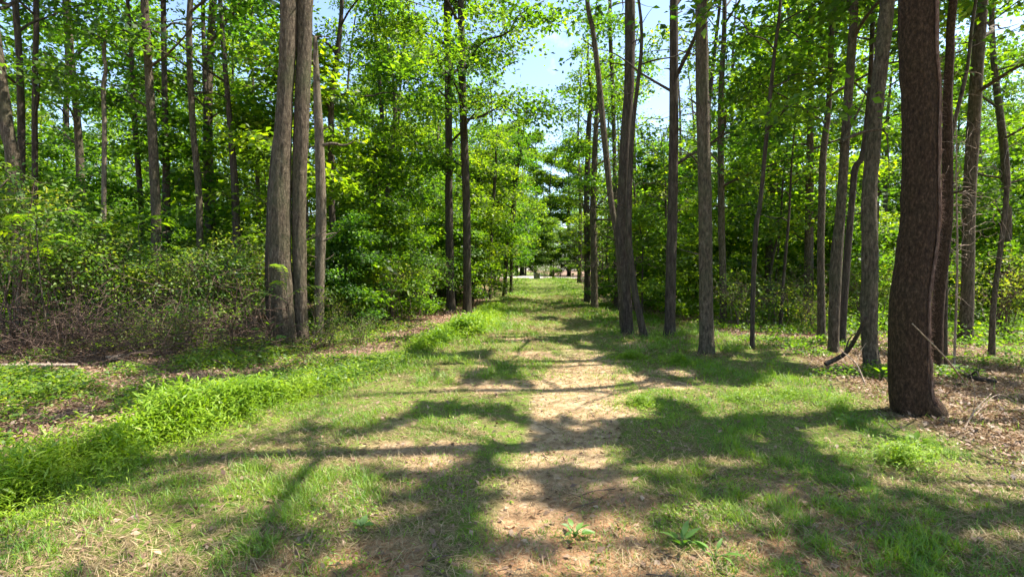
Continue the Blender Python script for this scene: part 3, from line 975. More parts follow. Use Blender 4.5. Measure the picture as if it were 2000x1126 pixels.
for k, x in enumerate(np.linspace(-9, 15, 20)):
    place(LIB_UNDER[k % 5], 'young_tree', 'distant leafy bush at the back edge of the gravel clearing', 'bushes behind the clearing', x + RS.normal(0, .5), 59.5 + RS.uniform(-.6, 2.0), RS.uniform(.8, 1.2), RS.uniform(0, 6), 'bush')

for k, (x, y, s, v) in enumerate(((.6, 65, 1.1, 4), (3.2, 70, 1.05, 4), (5.0, 66, .95, 2), (7.6, 69, 1.05, 4), (-1.8, 68, 1.2, 2), (1.6, 76, 1.25, 0), (9.6, 66, 1.1, 4))):
    place(LIB_FAR[k % 2], 'tall_tree', 'far full-leaved tree closing the view at the end of the track', 'trees closing the view at the end of the track', x, y, s, RS.uniform(0, 6))


MARKS = [(0, 'the slanting edge trunk'), (66, 'the dim straight trunk'), (204, 'the crooked snag'), (300, 'the sunlit striped trunk'), (383, 'the gently curved trunk'), (455, 'the dark tapering trunk'), (552, 'the bigger twin trunk'),
         (592, 'the narrower twin trunk'), (625, 'the broken-topped trunk'), (738, 'the kinked sapling'), (845, 'the whitish sapling'), (895, 'the edging pair of trunks'), (985, 'the stem slanting over the track'),
         (1155, 'the close pair of trunks'), (1222, 'the forked group'), (1312, 'the half-hidden dark trunk'), (1378, 'the round grey trunk'), (1475, 'the thin leaning sapling'), (1530, 'the thin black stems'),
         (1606, 'the straight slim trunk'), (1640, 'the slim grey leaning trunk'), (1700, 'the brown leaning trunk'), (1788, 'the thickest trunk'), (1840, 'the dark reddish trunk'), (1892, 'the stout grey trunk'), (1955, 'the snapped dead trunk')]


def where(x, y):
    px = CX + FPX * x / y
    m = min(MARKS, key=lambda q: abs(q[0] - px))
    d = px - m[0]
    side = 'in line with' if abs(d) < 14 else ('left of' if d < 0 else 'right of')
    return ('just behind' if y < 20 else 'well behind' if y < 29 else 'far behind' if y < 38 else 'very far behind') + ' and ' + side + ' ' + m[1]


def fill(n, xr, yr, mind, ok, taken):
    out = []
    for _ in range(n * 60):
        if len(out) >= n:
            break
        y = yr[0] + (yr[1] - yr[0]) * RS.uniform() ** .8
        x = RS.uniform(*xr)
        if not ok(x, y):
            continue
        if all((x - a) ** 2 + (y - b) ** 2 > mind ** 2 for a, b in taken):
            taken.append((x, y))
            out.append((x, y))
    return out


for k, (x, y, s, v) in enumerate(((9.4, 16.2, .9, 4), (13.0, 18.6, 1.0, 2), (16.6, 17.2, 1.0, 4), (7.4, 19.6, .95, 2), (11.2, 22.4, 1.05, 4))):
    place(LIB_TALL[v], 'tall_tree', 'dense tree screening the sky ' + where(x, y), None, x, y, s, RS.uniform(0, 6))
taken = [(9.4, 16.2), (13.0, 18.6), (16.6, 17.2), (7.4, 19.6), (11.2, 22.4)]
corr = lambda y: (np.interp(y, [0, 10, 20, 30, 45, 60], [-5, -4.2, -3.2, -2.6, -2.6, -3]), np.interp(y, [0, 10, 20, 30, 45, 60], [7, 5.6, 4.6, 5.0, 7, 8]))
WOODS_L = lambda x, y: x < corr(y)[0] - .4 and x > -1.12 * y - 2 and y > 14
WOODS_R = lambda x, y: x > corr(y)[1] + .4 and x < 1.12 * y + 2 and y > 15
for side, ok, xr in (('thicket', WOODS_L, (-52, 0)), ('open', WOODS_R, (0, 52))):
    for k, (x, y) in enumerate(fill(42, xr, (15, 56), 2.6, ok, taken)):
        v = int(RS.integers(0, 5))
        look = ('leafy', 'high-crowned', 'low-branched', 'very tall', 'full-leaved')[v]
        place(LIB_TALL[v], 'tall_tree', look + ' tree ' + where(x, y), 'tall trees in the woods on the ' + side + ' side', x, y, RS.uniform(.85, 1.12), RS.uniform(0, 6.28))
    taken2 = []
    okk = (lambda x, y: x < corr(y)[0] and x > -1.1 * y - 1 and y > 12.5) if side == 'thicket' else (lambda x, y: x > corr(y)[1] - .2 and x < 1.1 * y + 1 and y > 16)
    for k, (x, y) in enumerate(fill(85, xr, (12, 46), 1.5, okk, taken2)):
        v = int(RS.integers(0, 5))
        look = ('layered', 'tall', 'low', 'very tall', 'bushy')[v]
        place(LIB_UNDER[v], 'young_tree', look + ' green sapling ' + where(x, y), 'understory saplings on the ' + side + ' side', x, y, RS.uniform(.75, 1.15), RS.uniform(0, 6.28))
# saplings that lean their leaves into the track's far stretch
for k, (x, y, s, v, lab) in enumerate((
        (-2.6, 23.5, .9, 2, 'low fresh-green sapling under the edging pair'), (-1.9, 25, 1.0, 0, 'sapling with layered light leaves over the track bend'),
        (-1.6, 30, 1.0, 3, 'taller light-green sapling overhanging the far track'), (4.4, 21, .95, 0, 'layered green sapling behind the close pair of trunks'),
        (5.3, 27, 1.1, 1, 'full green sapling narrowing the far track'), (6.0, 33, 1.1, 3, 'tall sapling drooping over the far track end'), (6.2, 24, 1.1, 1, 'full sapling between the close pair and the forked group'), (7.2, 29.5, 1.2, 3, 'tall sapling filling the gap past the close pair'), (5.6, 18.5, .9, 0, 'mid-sized sapling right behind the forked group'), (4.2, 16.5, .8, 2, 'small leafy sapling beside the forked group'),
        (-3.9, 16.5, .8, 2, 'small bright sapling between the kinked stem and the dark pair'), (-4.6, 14, .7, 4, 'bushy bright sapling beyond the broken-topped trunk'),
        (-4.3, 13.6, .5, 0, 'slim bright sapling just behind the broken-topped trunk'), (-.9, 35, 1.25, 3, 'tall yellow-green sapling leaning out where the far field begins'), (-1.4, 41, 1.3, 1, 'broad sapling at the edge of the far sunlit field'), (6.6, 39, 1.3, 3, 'tall sapling in half shade facing the far sunlit field'), (7.4, 45, 1.2, 1, 'rounded sapling just short of the grey box'))):
    place(LIB_UNDER[v], 'young_tree', lab, None, x, y, s, RS.uniform(0, 6.28))

# ------------------------------------------------------------------ shrubs and brush of the thicket
def arch(rng, L, h, az, n=8, sag=.5):
    t = np.linspace(0, 1, n)
    out = L * (t ** 1.4)
    up = h * np.sin(t * math.pi * (.5 + .18 * sag)) / math.sin(math.pi * .5)
    p = np.column_stack([out * math.cos(az), out * math.sin(az), up])
    p[1:] += np.cumsum(rng.normal(0, .02 * h, (n - 1, 3)), 0)
    return p


def lib_shrub(seed, H, spread, nstem, leaves, leaf, low=.4, bark=None):
    rng = np.random.default_rng(seed)
    T, C, Nn, R = [], [], [], []
    for k in range(nstem):
        az = rng.uniform(0, 6.28)
        L, h = spread * rng.uniform(.3, 1), H * rng.uniform(.6, 1.05)
        p = arch(rng, L, h, az, 9, rng.uniform(.2, 1.2))
        p[:, :2] += rng.normal(0, .12, 2)
        p[0, 2] = -.05
        T.append(tube(p, np.linspace(.014, .004, 9) * rng.uniform(.7, 1.3), 4))
        for q in range(13):
            t0 = rng.uniform(low, 1) if q > 3 else rng.uniform(.15, 1)
            b = np.array([np.interp(t0, np.linspace(0, 1, 9), p[:, i]) for i in range(3)])
            e = b + unit(rng.normal(0, 1, 3) + np.array([math.cos(az) * .4, math.sin(az) * .4, .15])) * rng.uniform(.2, .6)
            T.append(tube(np.array([b, (b + e) / 2 + rng.normal(0, .03, 3), e]), np.array([.005, .003, .002]), 3, capend=False))
            if q > 3:
                C.append(e); Nn.append(unit(np.array([0, 0, 1.]) + rng.normal(0, .3, 3))); R.append(rng.uniform(.14, .34))
    C, Nn, R = np.array(C), np.array(Nn), np.array(R)
    fol = foliage(C, Nn, R, np.maximum(4, (leaves * (R / .24) ** 1.4).astype(int)), leaf, rng, .3, .6, .5)
    V, F = join(T)
    return make_mesh('stems', V, F, bark or M_TWIG, True), leaf_mesh('foliage', fol, M_SHRUB)


LIB_SHRUB = [lib_shrub(300, 2.2, 1.5, 13, 16, .09, .58), lib_shrub(301, 2.8, 1.6, 14, 17, .10, .58), lib_shrub(302, 1.6, 1.3, 13, 16, .075, .45), lib_shrub(303, 1.1, 1.0, 12, 14, .07, .3), lib_shrub(304, 3.1, 1.7, 15, 17, .105, .58)]


def shrub(v, label, x, y, s, rz, group=None):
    root = thing('shrub', label, 'shrub', (x, y, float(height(x, y))), rz, group)
    root.scale = (s, s, s)
    link('stems', LIB_SHRUB[v][0], root)
    link('foliage', LIB_SHRUB[v][1], root)


for k, (px, Y, v, sc, lab) in enumerate((
        (20, 9.2, 4, 1.0, 'tall yellow-green shrub below the slanting edge trunk'),
        (115, 9.8, 1, .95, 'broad shrub with sunlit yellow leaf tips, in the thicket front'),
        (205, 10.6, 0, .95, 'twiggy shrub in the thicket front over the dark hollow'),
        (300, 11.2, 0, .7, 'dull green shrub at the foot of the sunlit striped trunk'),
        (380, 11.6, 1, .62, 'shrub with bright small leaves beside the tapering trunk'),
        (455, 11.8, 0, .85, 'bright yellow-green shrub hard by the twin trunks'),
        (515, 12.6, 1, .85, 'tall shrub showing behind the twin trunks'),
        (-40, 11.5, 4, 1.1, 'big shrub filling the thicket at the edge of the view'),
        (70, 13, 4, .8, 'dark tall shrub behind the broad yellow-tipped one'),
        (180, 13.5, 4, .72, 'tall shrub around the crooked snag'),
        (265, 14, 1, .8, 'shaded shrub between the snag and the striped trunk'),
        (350, 14.5, 4, .7, 'deep green shrub behind the small bright-leaved one'),
        (430, 15, 4, .7, 'tall pale shrub in the gap before the tapering trunk'),
        (655, 12.6, 2, .6, 'low yellowish shrub next to the broken-topped trunk'),
        (695, 14.2, 0, .55, 'open green shrub between the broken-topped trunk and the kinked sapling'),
        (770, 16, 2, 1.0, 'low leafy shrub beside the kinked sapling'),
        (820, 18, 0, .9, 'shrub at the feet of the whitish sapling'),
        (705, 11.2, 3, .5, 'knee-high weedy shrub on the sunny verge below the broken-topped trunk'),
        (640, 10.6, 3, .5, 'small yellow-leaved shrub at the foot of the twin trunks'),
        (380, 9.6, 3, .8, 'small shrub at the lip of the dark hollow'),
        (290, 8.9, 3, .6, 'small leafy shrub beside the pale fallen log'),
        (150, 9.6, 2, .95, 'low bushy shrub standing out before the thicket'),
        (245, 10.6, 2, 1.0, 'sun-flecked round shrub above the short pale log'),
        (335, 10.8, 2, 1.0, 'yellowish round shrub in front of the striped trunk'),
        (415, 11.0, 2, 1.05, 'leafy round shrub before the brush heap by the twin trunks'),
        (480, 11.2, 2, .95, 'bright shrub touching the bigger twin trunk'),
        (1445, 14.5, 3, 1.1, 'low sunlit shrub beyond the thin leaning sapling'),
        (1520, 15.5, 3, 1.3, 'low bright shrub at the black stems'),
        (1580, 13.5, 3, .8, 'low shrub by the straight slim trunk'),
        (1960, 13.0, 2, 1.1, 'sunny yellow-green shrub behind the snapped trunk'),
        (1790, 14.5, 2, 1.0, 'low green shrub glimpsed past the thickest trunk'),
        (1690, 15, 2, 1.0, 'low green shrub behind the brown leaning trunk'))):
    shrub(v, lab, (px - 1000) / 1000 * Y, Y, sc, RS.uniform(0, 6.28))


def twig_mass(n, rx, ry, h, rng, L=(.4, 1.2), r=.006, flat=.5):
    T = []
    for k in range(n):
        c = np.array([rng.normal(0, rx * .5), rng.normal(0, ry * .5), 0])
        c[2] = abs(rng.normal(0, 1)) * h * .45 * math.exp(-(c[0] / rx) ** 2 - (c[1] / ry) ** 2) + .02
        d = unit(rng.normal(0, 1, 3) * np.array([1, 1, flat]))
        ln = rng.uniform(*L)
        p = np.array([c - d * ln / 2, c + rng.normal(0, .07, 3), c + d * ln / 2])
        p[:, 2] = np.maximum(p[:, 2], .01)
        T.append(tube(smooth_path(p, 5), np.linspace(r, r * .4, 5) * rng.uniform(.6, 1.6), 4))
    return join(T)


for k, (px, py, n, rx, ry, h, lab) in enumerate((
        (230, 692, 420, 2.2, 1.0, 1.3, 'tangle of dead brown twigs under the twiggy shrub'),
        (420, 680, 420, 1.9, 1.0, 1.5, 'reddish brown brush heap against the twin trunks'),
        (60, 688, 340, 1.8, .9, 1.2, 'tangle of dead twigs under the tall yellow-green shrub'),
        (842, 596, 240, 1.0, .6, 1.2, 'pinkish heap of dry twigs around the whitish sapling'),
        (690, 640, 160, 1.2, .7, .8, 'grey dry twigs piled behind the sunny verge'))):
    x, y = ground_px(px, py)
    V, F = twig_mass(n, rx, ry, h, np.random.default_rng(400 + k))
    o = link('brush_heap', make_mesh('brush_heap', V, F, M_BRUSH, True), None, (x, y, float(height(x, y))))
    tag(o, lab, 'brush', 'heaps of dead brush', 'stuff')


def stick(name, label, cat, pts, w, mat, sides=8, rough=.08, Ys=None, forks=()):
    """A fallen log, limb or stick through photograph points; each point rests on the ground unless a depth is given."""
    P = []
    for k, (px, py) in enumerate(pts):
        if Ys is None or Ys[k] is None:
            x, y = ground_px(px, py)
            P.append(np.array([x, y, float(height(x, y)) + .5 * w]))
        else:
            P.append(at_depth(px, py, Ys[k]))
    P = np.array(P)
    base = P[0].copy()
    n = 16
    s = smooth_path(P - base, n)
    V, F = tube(s, np.linspace(.5 * w, .26 * w, n), sides, rough, seed=len(label))
    root = thing(name, label, cat, base)
    shaft = link('wood', make_mesh('wood', V, F, mat, True), root)
    rng = np.random.default_rng(len(label) * 7 + int(px))
    for t0, ln in forks:
        b = s[int(t0 * (n - 1))]
        d = unit(unit(s[-1] - s[0]) * .8 + rng.normal(0, .5, 3) + np.array([0, 0, .35]))
        q = np.array([b, b + d * ln * .5 + rng.normal(0, .04, 3), b + d * ln])
        V, F = tube(smooth_path(q, 6), np.linspace(.18 * w, .05 * w, 6), 5)
        link('side_twig', make_mesh('side_twig', V, F, mat, True), shaft)
    return root


stick('fallen_log', 'long pale rotting log lying in weeds at the thicket foot', 'log', [(-60, 724), (40, 720), (150, 719)], .10, M_DEADWOOD)
stick('fallen_log', 'short pale log with a forked tip at the dark hollow', 'log', [(205, 709), (250, 700), (292, 688)], .11, M_DEADWOOD, forks=((.8, .5), (.9, .4)))
stick('fallen_branch', 'thin grey branch slanting up out of the dark hollow', 'branch', [(40, 712), (85, 690), (150, 648)], .035, M_DEADWOOD, Ys=(None, 9.4, 9.7))
stick('fallen_branch', 'dark limb propped against the brown leaning trunk', 'branch', [(1612, 716), (1650, 690), (1672, 658), (1692, 618)], .085, M_BARK_DARK, Ys=(None, 8.5, 8.2, 7.95), forks=((.35, .5),))
stick('fallen_branch', 'long thin pale stick slanting up in front of the thickest trunk', 'branch', [(1882, 745), (1848, 700), (1782, 632)], .022, M_DEADWOOD, Ys=(None, 5.45, 4.7), forks=())
stick('fallen_branch', 'thin pale stick arched on the litter before the propped dark limb', 'branch', [(1690, 752), (1672, 710), (1640, 682)], .025, M_DEADWOOD, Ys=(None, 7.3, 7.6), forks=((.3, .5), (.5, .4)))
stick('fallen_branch', 'dark mossy branch on the ground behind the thickest trunk', 'branch', [(1868, 728), (1895, 742), (1945, 752)], .10, M_BARK_DARK, forks=((.5, .4),))
stick('fallen_branch', 'bare forked twig sticking up from the tan litter', 'branch', [(1884, 838), (1905, 800), (1936, 768)], .018, M_DEADWOOD, Ys=(None, 5.35, 5.5), forks=((.4, .45), (.6, .4), (.75, .3)))
stick('fallen_branch', 'bent dry twig curling over the tan litter beside the forked twig', 'branch', [(1900, 815), (1950, 770), (2005, 800)], .014, M_DEADWOOD, Ys=(None, 5.9, 5.7), forks=((.5, .4),))
stick('fallen_branch', 'thin twig lying before the foot of the thickest trunk', 'branch', [(1718, 808), (1735, 826), (1748, 838)], .016, M_DEADWOOD)
stick('fallen_branch', 'grey dead branch lying level in the brush near the kinked sapling', 'branch', [(700, 570), (740, 566), (775, 567)], .05, M_DEADWOOD, Ys=(14.2, 14.2, 14.2), forks=((.4, .6),))
for k, (p, lab) in enumerate(((((1600, 728), (1640, 745), (1690, 770)), 'thin pale twig on the litter edge past the bright grass'), (((1560, 745), (1590, 700), (1606, 690)), 'dry curved twig on the litter near the slim grey trunk'),
                              (((1940, 905), (1985, 930), (2030, 940)), 'long dry stalk lying on the tan litter at the edge of the view'))):
    stick('fallen_branch', lab, 'branch', list(p), .014, M_DEADWOOD, forks=((.4, .3), (.6, .3)))

# hairy vine climbing the thickest trunk, and the tendril tangle behind it
big_base = np.array([*ground_px(1793, 806), 0.])
BIGW = [c for c in bpy.data.objects if c.name == 'tall_tree'][0]
tr = [c for c in BIGW.children if c.name.startswith('trunk')][0]
co = np.empty(len(tr.data.vertices) * 3, np.float32)
tr.data.vertices.foreach_get('co', co)
co = co.reshape(-1, 3)
rings_v = co[:-1].reshape(-1, 40, 3)
rng = np.random.default_rng(5)
sp = []
for k, rg in enumerate(rings_v):
    if rg[0, 2] > 6.5 or rg[0, 2] < .0:
        continue
    c = rg.mean(0)
    a = math.radians(-62 + 10 * math.sin(rg[0, 2] * 1.3) + 5 * math.sin(rg[0, 2] * 4))
    dd = rg - c
    pick = np.argmax(dd[:, 0] * math.cos(a) + dd[:, 1] * math.sin(a))
    q = c + np.array([math.cos(a), math.sin(a), 0]) * (np.linalg.norm(dd[pick, :2]) + .010)
    q[2] = rg[:, 2].mean()
    sp.append(q)
sp = np.array(sp)
vroot = thing('climbing_vine', 'hairy reddish vine climbing the sunny side of the thickest trunk', 'vine', tuple(BIGW.location))
V, F = tube(sp[::2], np.full(len(sp[::2]), .017), 8, .25, seed=8)
vstem = link('stem', make_mesh('stem', V, F, M_VINE, True), vroot)
T = []
for k in range(700):
    b = sp[rng.integers(0, len(sp))]
    d = unit(np.array([.55, -.75, 0]) + rng.normal(0, .7, 3))
    T.append(tube(np.array([b, b + d * .03, b + d * rng.uniform(.03, .07) + np.array([0, 0, -.012])]), np.array([.002, .0016, .001]), 3, capend=False))
V, F = join(T)
link('rootlets', make_mesh('rootlets', V, F, M_VINE, True), vstem)['kind'] = 'stuff'

T, rng = [], np.random.default_rng(6)
c0 = at_depth(1868, 380, 8.6)
for k in range(120):
    b = c0 + rng.normal(0, 1, 3) * np.array([.22, .2, .85])
    p = [b]
    d = unit(rng.normal(0, 1, 3) + np.array([.2, 0, -.5]))
    for q in range(5):
        d = unit(d + rng.normal(0, .55, 3) + np.array([0, 0, -.12]))
        p.append(p[-1] + d * rng.uniform(.06, .16))
    T.append(tube(smooth_path(np.array(p), 10), np.linspace(.006, .0025, 10) * rng.uniform(.6, 1.3), 4, capend=False))
T.append(tube(smooth_path(np.array([[c0[0] + .05, c0[1], float(height(c0[0], c0[1])) - .05], c0 + [.05, 0, -1.2], c0, c0 + [-.04, 0, 1.2]]), 20), np.linspace(.02, .008, 20), 6))
V, F = join(T)
zz = float(height(c0[0], c0[1]))
o = link('vine_tangle', make_mesh('vine_tangle', V - np.array([c0[0], c0[1], zz]), F, M_DEADWOOD, True), None, (c0[0], c0[1], zz))
tag(o, 'tangle of pale curling vine tendrils hanging behind the thickest trunk', 'vine')


# ------------------------------------------------------------------ small plants with leaves one can tell apart
def big_leaf(L, W, mat, n=5, cup=.15, name='leaf'):
    t = np.linspace(0, 1, n + 1)
    w = W * np.sin(np.pi * np.clip(t, .0, 1) ** .75) * .5
    z = -.35 * L * t ** 2
    V = []
    for k in range(n + 1):
        V += [(-w[k], t[k] * L, z[k] + cup * w[k]), (0, t[k] * L, z[k]), (w[k], t[k] * L, z[k] + cup * w[k])]
    F = []
    for k in range(n):
        a = k * 3
        F += [(a, a + 1, a + 4, a + 3), (a + 1, a + 2, a + 5, a + 4)]
    return make_mesh(name, np.array(V), np.array(F), mat, True, {'tint': np.full(len(V), .55)})


def leafy_plant(name, label, px, py, n, L, W, h, mat, seed, stem_h=None, spread=.5, up=(10, 55)):
    rng = np.random.default_rng(seed)
    x, y = ground_px(px, py)
    root = thing(name, label, 'plant', (x, y, float(height(x, y))))
    lm = big_leaf(L, W, mat)
    T = []
    for k in range(n):
        az = k * 2.4 + rng.normal(0, .3)
        hh = h * rng.uniform(.35, 1.0)
        e = np.array([math.cos(az), math.sin(az), 0]) * spread * L * rng.uniform(.3, 1.1)
        e[2] = hh
        T.append(tube(smooth_path(np.array([[0, 0, -.02], [e[0] * .25, e[1] * .25, hh * .6], e]), 6), np.linspace(.004, .002, 6), 4))
        o = link('leaf', lm, root, tuple(e))
        o.rotation_euler = (math.radians(rng.uniform(*up)), rng.normal(0, .2), az - math.pi / 2)
        s = rng.uniform(.7, 1.15)
        o.scale = (s, s, s)
    V, F = join(T)
    link('stem', make_mesh('stem', V, F, mat, True, {'tint': np.full(len(V), .2)}), root)


leafy_plant('broadleaf_plant', 'large heart-leaved plant at the foot of the twin trunks', 512, 692, 9, .17, .15, .55, M_BROAD, 1, spread=1.6)
leafy_plant('seedling_plant', 'small lone green seedling growing in the bare dirt track', 1122, 1050, 9, .085, .035, .07, M_BROAD, 2)
leafy_plant('weed_plant', 'bright weed rosette at the shady edge of the bare track', 1332, 1072, 9, .11, .035, .09, M_BROAD, 3)
leafy_plant('weed_plant', 'small weed in shade a step past the bright rosette', 1395, 1098, 7, .10, .03, .08, M_BROAD, 4)
leafy_plant('weed_plant', 'pale-leaved weed in the worn patch beside the track', 705, 1035, 7, .075, .045, .05, M_BROAD, 5)
leafy_plant('seedling_plant', 'flat-topped tree seedling on a thin stem behind the thickest trunk', 1908, 745, 8, .16, .10, .62, M_UNDER, 6, spread=1.5, up=(-5, 20))
leafy_plant('weed_plant', 'leafy green weed at the foot of the brown leaning trunk', 1722, 742, 9, .15, .07, .18, M_UNDER, 7)
leafy_plant('weed_plant', 'green weed clump in the shade under the thickest trunk', 1660, 832, 10, .14, .03, .14, M_BROAD, 8)
leafy_plant('weed_plant', 'leafy weed among straw past the foot of the thickest trunk', 1790, 880, 8, .10, .045, .12, M_UNDER, 9)


def frond(L, n, leaflet, mat, seed):
    rng = np.random.default_rng(seed)
    t = np.linspace(.12, 1, n)
    p = np.column_stack([np.zeros(n), t * L, .25 * L * np.sin(t * 2.6) - .18 * L * t ** 2])
    b = np.repeat(p, 2, 0)
    sd = np.tile([1, -1], n)
    d = unit(np.column_stack([sd, np.full(2 * n, .55), np.full(2 * n, -.25)]) + rng.normal(0, .1, (2 * n, 3)))
    up = unit(np.array([0, 0, 1.]) + rng.normal(0, .2, (2 * n, 3)))
    up = unit(up - d * (d * up).sum(1, keepdims=True))
    L2 = leaflet * np.repeat(np.sin(np.linspace(.35, 2.7, n)), 2)
    V, F = kites(b, d, up, L2, L2 * .36)
    TV, TF = tube(np.vstack([[0, 0, 0], p]), np.linspace(.006, .002, n + 1), 4)
    return make_mesh('frond', np.vstack([V, TV]), [np.vstack([F] + [f + len(V) for f in TF if f.shape[1] == 4]), np.vstack([f + len(V) for f in TF if f.shape[1] == 3])], mat, False,
                     {'tint': np.concatenate([np.repeat(rng.uniform(.4, .9, 2 * n), 4), np.full(len(TV), .3)])})


FR = [frond(.95, 13, .17, M_UNDER, 1), frond(.75, 11, .15, M_UNDER, 2)]
for k, (px, py, Y, n, lab) in enumerate(((70, 430, 8.4, 7, 'plant with arching feathery fronds over the yellow-green shrub'), (270, 440, 10.5, 6, 'plant with long pale fronds reaching across the striped trunk'), (560, 560, 9.8, 4, 'few feathery fronds hanging before the twin trunks'))):
    p = at_depth(px, py, Y)
    zg = float(height(p[0], p[1]))
    root = thing('frond_plant', lab, 'plant', (p[0], p[1], zg))
    hh = p[2] - zg
    V, F = tube(smooth_path(np.array([[.1, .1, -.05], [.05, 0, hh * .5], [0, 0, hh]]), 10), np.linspace(.016, .007, 10), 6)
    link('stem', make_mesh('stem', V, F, M_BARK, True), root)
    for q in range(n):
        o = link('frond', FR[q % 2], root, (0, 0, hh - .1 * q))
        o.rotation_euler = (RS.normal(.1, .15), RS.normal(0, .25), q * 2.4 - 1.2 + k)

# ------------------------------------------------------------------ grey box and post at the far clearing
def box_mesh(name, sx, sy, sz, bev, mat):
    b = bev
    V, F = [], []
    lv = [(0, 1), (sz - b, 1), (sz, 0)]
    for z, full in lv:
        kx, ky = (sx / 2 - (0 if full else b)), (sy / 2 - (0 if full else b))
        for ax, ay in ((-1, -1), (1, -1), (1, 1), (-1, 1)):
            c = b
            V += [(ax * (kx - c), ay * ky, z), (ax * kx, ay * (ky - c), z)] if ax * ay > 0 else [(ax * kx, ay * (ky - c), z), (ax * (kx - c), ay * ky, z)]
    m = 8
    for k in range(2):
        for j in range(m):
            F.append((k * m + j, k * m + (j + 1) % m, (k + 1) * m + (j + 1) % m, (k + 1) * m + j))
    V, F = np.array(V), np.array(F)
    V = np.vstack([V, [[0, 0, sz]]])
    tri = np.array([(2 * m + j, 2 * m + (j + 1) % m, 3 * m) for j in range(m)])
    return make_mesh(name, V, [F, tri], mat)


x, y = 2.45, 50.6
root = thing('utility_box', 'squat grey box standing by the gravel clearing', 'box', (x, y, float(height(x, y))))
link('cabinet', box_mesh('cabinet', .62, .45, .52, .03, M_BOX), root)
link('lid', box_mesh('lid', .70, .53, .07, .02, M_BOX), root, (0, 0, .522))
x, y = 4.05, 50.2
root = thing('wooden_post', 'short dark wooden post beside the gravel clearing', 'post', (x, y, float(height(x, y))))
link('post_shaft', box_mesh('post_shaft', .2, .2, .75, .03, M_BARK), root)
link('cap', box_mesh('cap', .25, .25, .05, .015, M_DEADWOOD), root, (0, 0, .752))
shrub(3, 'small pale bush between the grey box and the post', 3.4, 51.6, 1.1, 1.0)

# ------------------------------------------------------------------ grass, weeds and litter
def scatter(n, y0, y1, power, xmin=-1.08, xmax=1.08, rng=RS):
    """Ground points over the widening view, thinning with distance."""
    u = rng.uniform(0, 1, n)
    k = 2 - power
    y = (y0 ** k + u * (y1 ** k - y0 ** k)) ** (1 / k)
    x = y * rng.uniform(xmin, xmax, n)
    return x, y


def lane(x, y):
    return sstep(-.5, .5, x - EDGE_X(y) + .8 * (fbm(x * .9, y * .9, 51, 2) - .5)) * sstep(-.6, .6, EDGE_R(y) - x + .9 * (fbm(x * .9, y * .9, 53, 2) - .5))


def blades(name, x, y, L, W, lean, mat, tint, rng, kind_label, bend=.25):
    n = len(x)
    az = rng.uniform(0, 2 * np.pi, n)
    d = np.column_stack([np.cos(az) * np.sin(lean), np.sin(az) * np.sin(lean), np.cos(lean)])
    side = np.column_stack([-np.sin(az + rng.normal(0, .8, n)), np.cos(az), np.zeros(n)])
    side = unit(side - d * (side * d).sum(1, keepdims=True))
    nr = unit(np.cross(side, d))
    nr = nr * np.sign(nr[:, 2:3] + 1e-6)
    base = np.column_stack([x, y, height(x, y) + .004])
    V, F = kites(base, d, nr, L, W, .10, bend)
    z = height(V[:, 0], V[:, 1]) + .003
    V[:, 2] = np.maximum(V[:, 2], z)
    o = link(name, make_mesh(name, V, F, mat, False, {'tint': np.repeat(np.clip(tint, 0, 1), 4)}))
    tag(o, kind_label, kind='stuff')
    return o


rg = np.random.default_rng(77)
# short green grass
x, y = scatter(800000, 2.1, 50, 1.75, -1.02, 1.05, rg)
den = lane(x, y) * (1 - .93 * dirt_amount(x, y)) * (.06 + 1.0 * sstep(.43, .62, fbm(x * 1.6, y * 1.3, 55, 3)))
right = sstep(.3, 1.4, x - path_x(y))
den = den * (.85 + .4 * right)
tuft = sstep(.42, .66, fbm(x * 5.5, y * 5.5, 58, 2))
den = den * (.35 + 1.1 * tuft)
den = np.maximum(den, .10 * (fbm(x * 1.2, y * 1.2, 57, 2) > .56))
k = rg.uniform(0, 1, len(x)) < den
x, y, den = x[k], y[k], den[k]
n = len(x)
patch = .5 * fbm(x * .8, y * .8, 59, 2) + .5 * sstep(.40, .70, fbm(x * 5.5, y * 5.5, 58, 2))
hgt = (.028 + .036 * sstep(.4, 1.6, np.abs(x - path_x(y)))) * (.5 + 1.2 * patch) * rg.uniform(.6, 1.4, n) * np.clip(y / 6, 1, 2.2)
blades('short_grass', x, y, hgt, np.maximum(.0044, .00092 * y) * rg.uniform(.8, 1.4, n), np.abs(rg.normal(.65, .35, n)), M_GRASS, .25 + .55 * patch + rg.normal(0, .16, n), rg,
       'short green grass growing over the trodden lane')
# dry straw lying in the lane and over the sunny litter
x, y = scatter(480000, 2.1, 30, 1.75, -1.05, 1.08, rg)
tan = sstep(0, .8, x - EDGE_R(y)) * (1 - sstep(8, 12, y))
den = np.maximum(lane(x, y) * (.30 + .55 * sstep(.42, .6, fbm(x * 1.4 + 9, y * 1.2, 63, 3))) * (1 - .35 * dirt_amount(x, y)), .75 * tan)
k = rg.uniform(0, 1, len(x)) < den
x, y = x[k], y[k]
for px, py, r in ((1793, 806, .24), (1703, 722, .2), (1381, 692, .2), (575, 674, .5), (1628, 690, .14), (1829, 725, .16)):
    a, b = ground_px(px, py)
    th, rr = rg.uniform(0, 6.28, 900), r + np.abs(rg.normal(0, .16, 900))
    x, y = np.concatenate([x, a + rr * np.cos(th)]), np.concatenate([y, b + rr * np.sin(th)])
n = len(x)
blades('dry_grass', x, y, rg.uniform(.04, .13, n) * np.clip(y / 7, 1, 2), np.maximum(.0042, .00085 * y) * rg.uniform(.7, 1.3, n), np.abs(rg.normal(1.35, .22, n)), M_STRAW, rg.normal(.5, .25, n), rg,
       'dry straw-coloured grass lying on the lane and litter', .05)

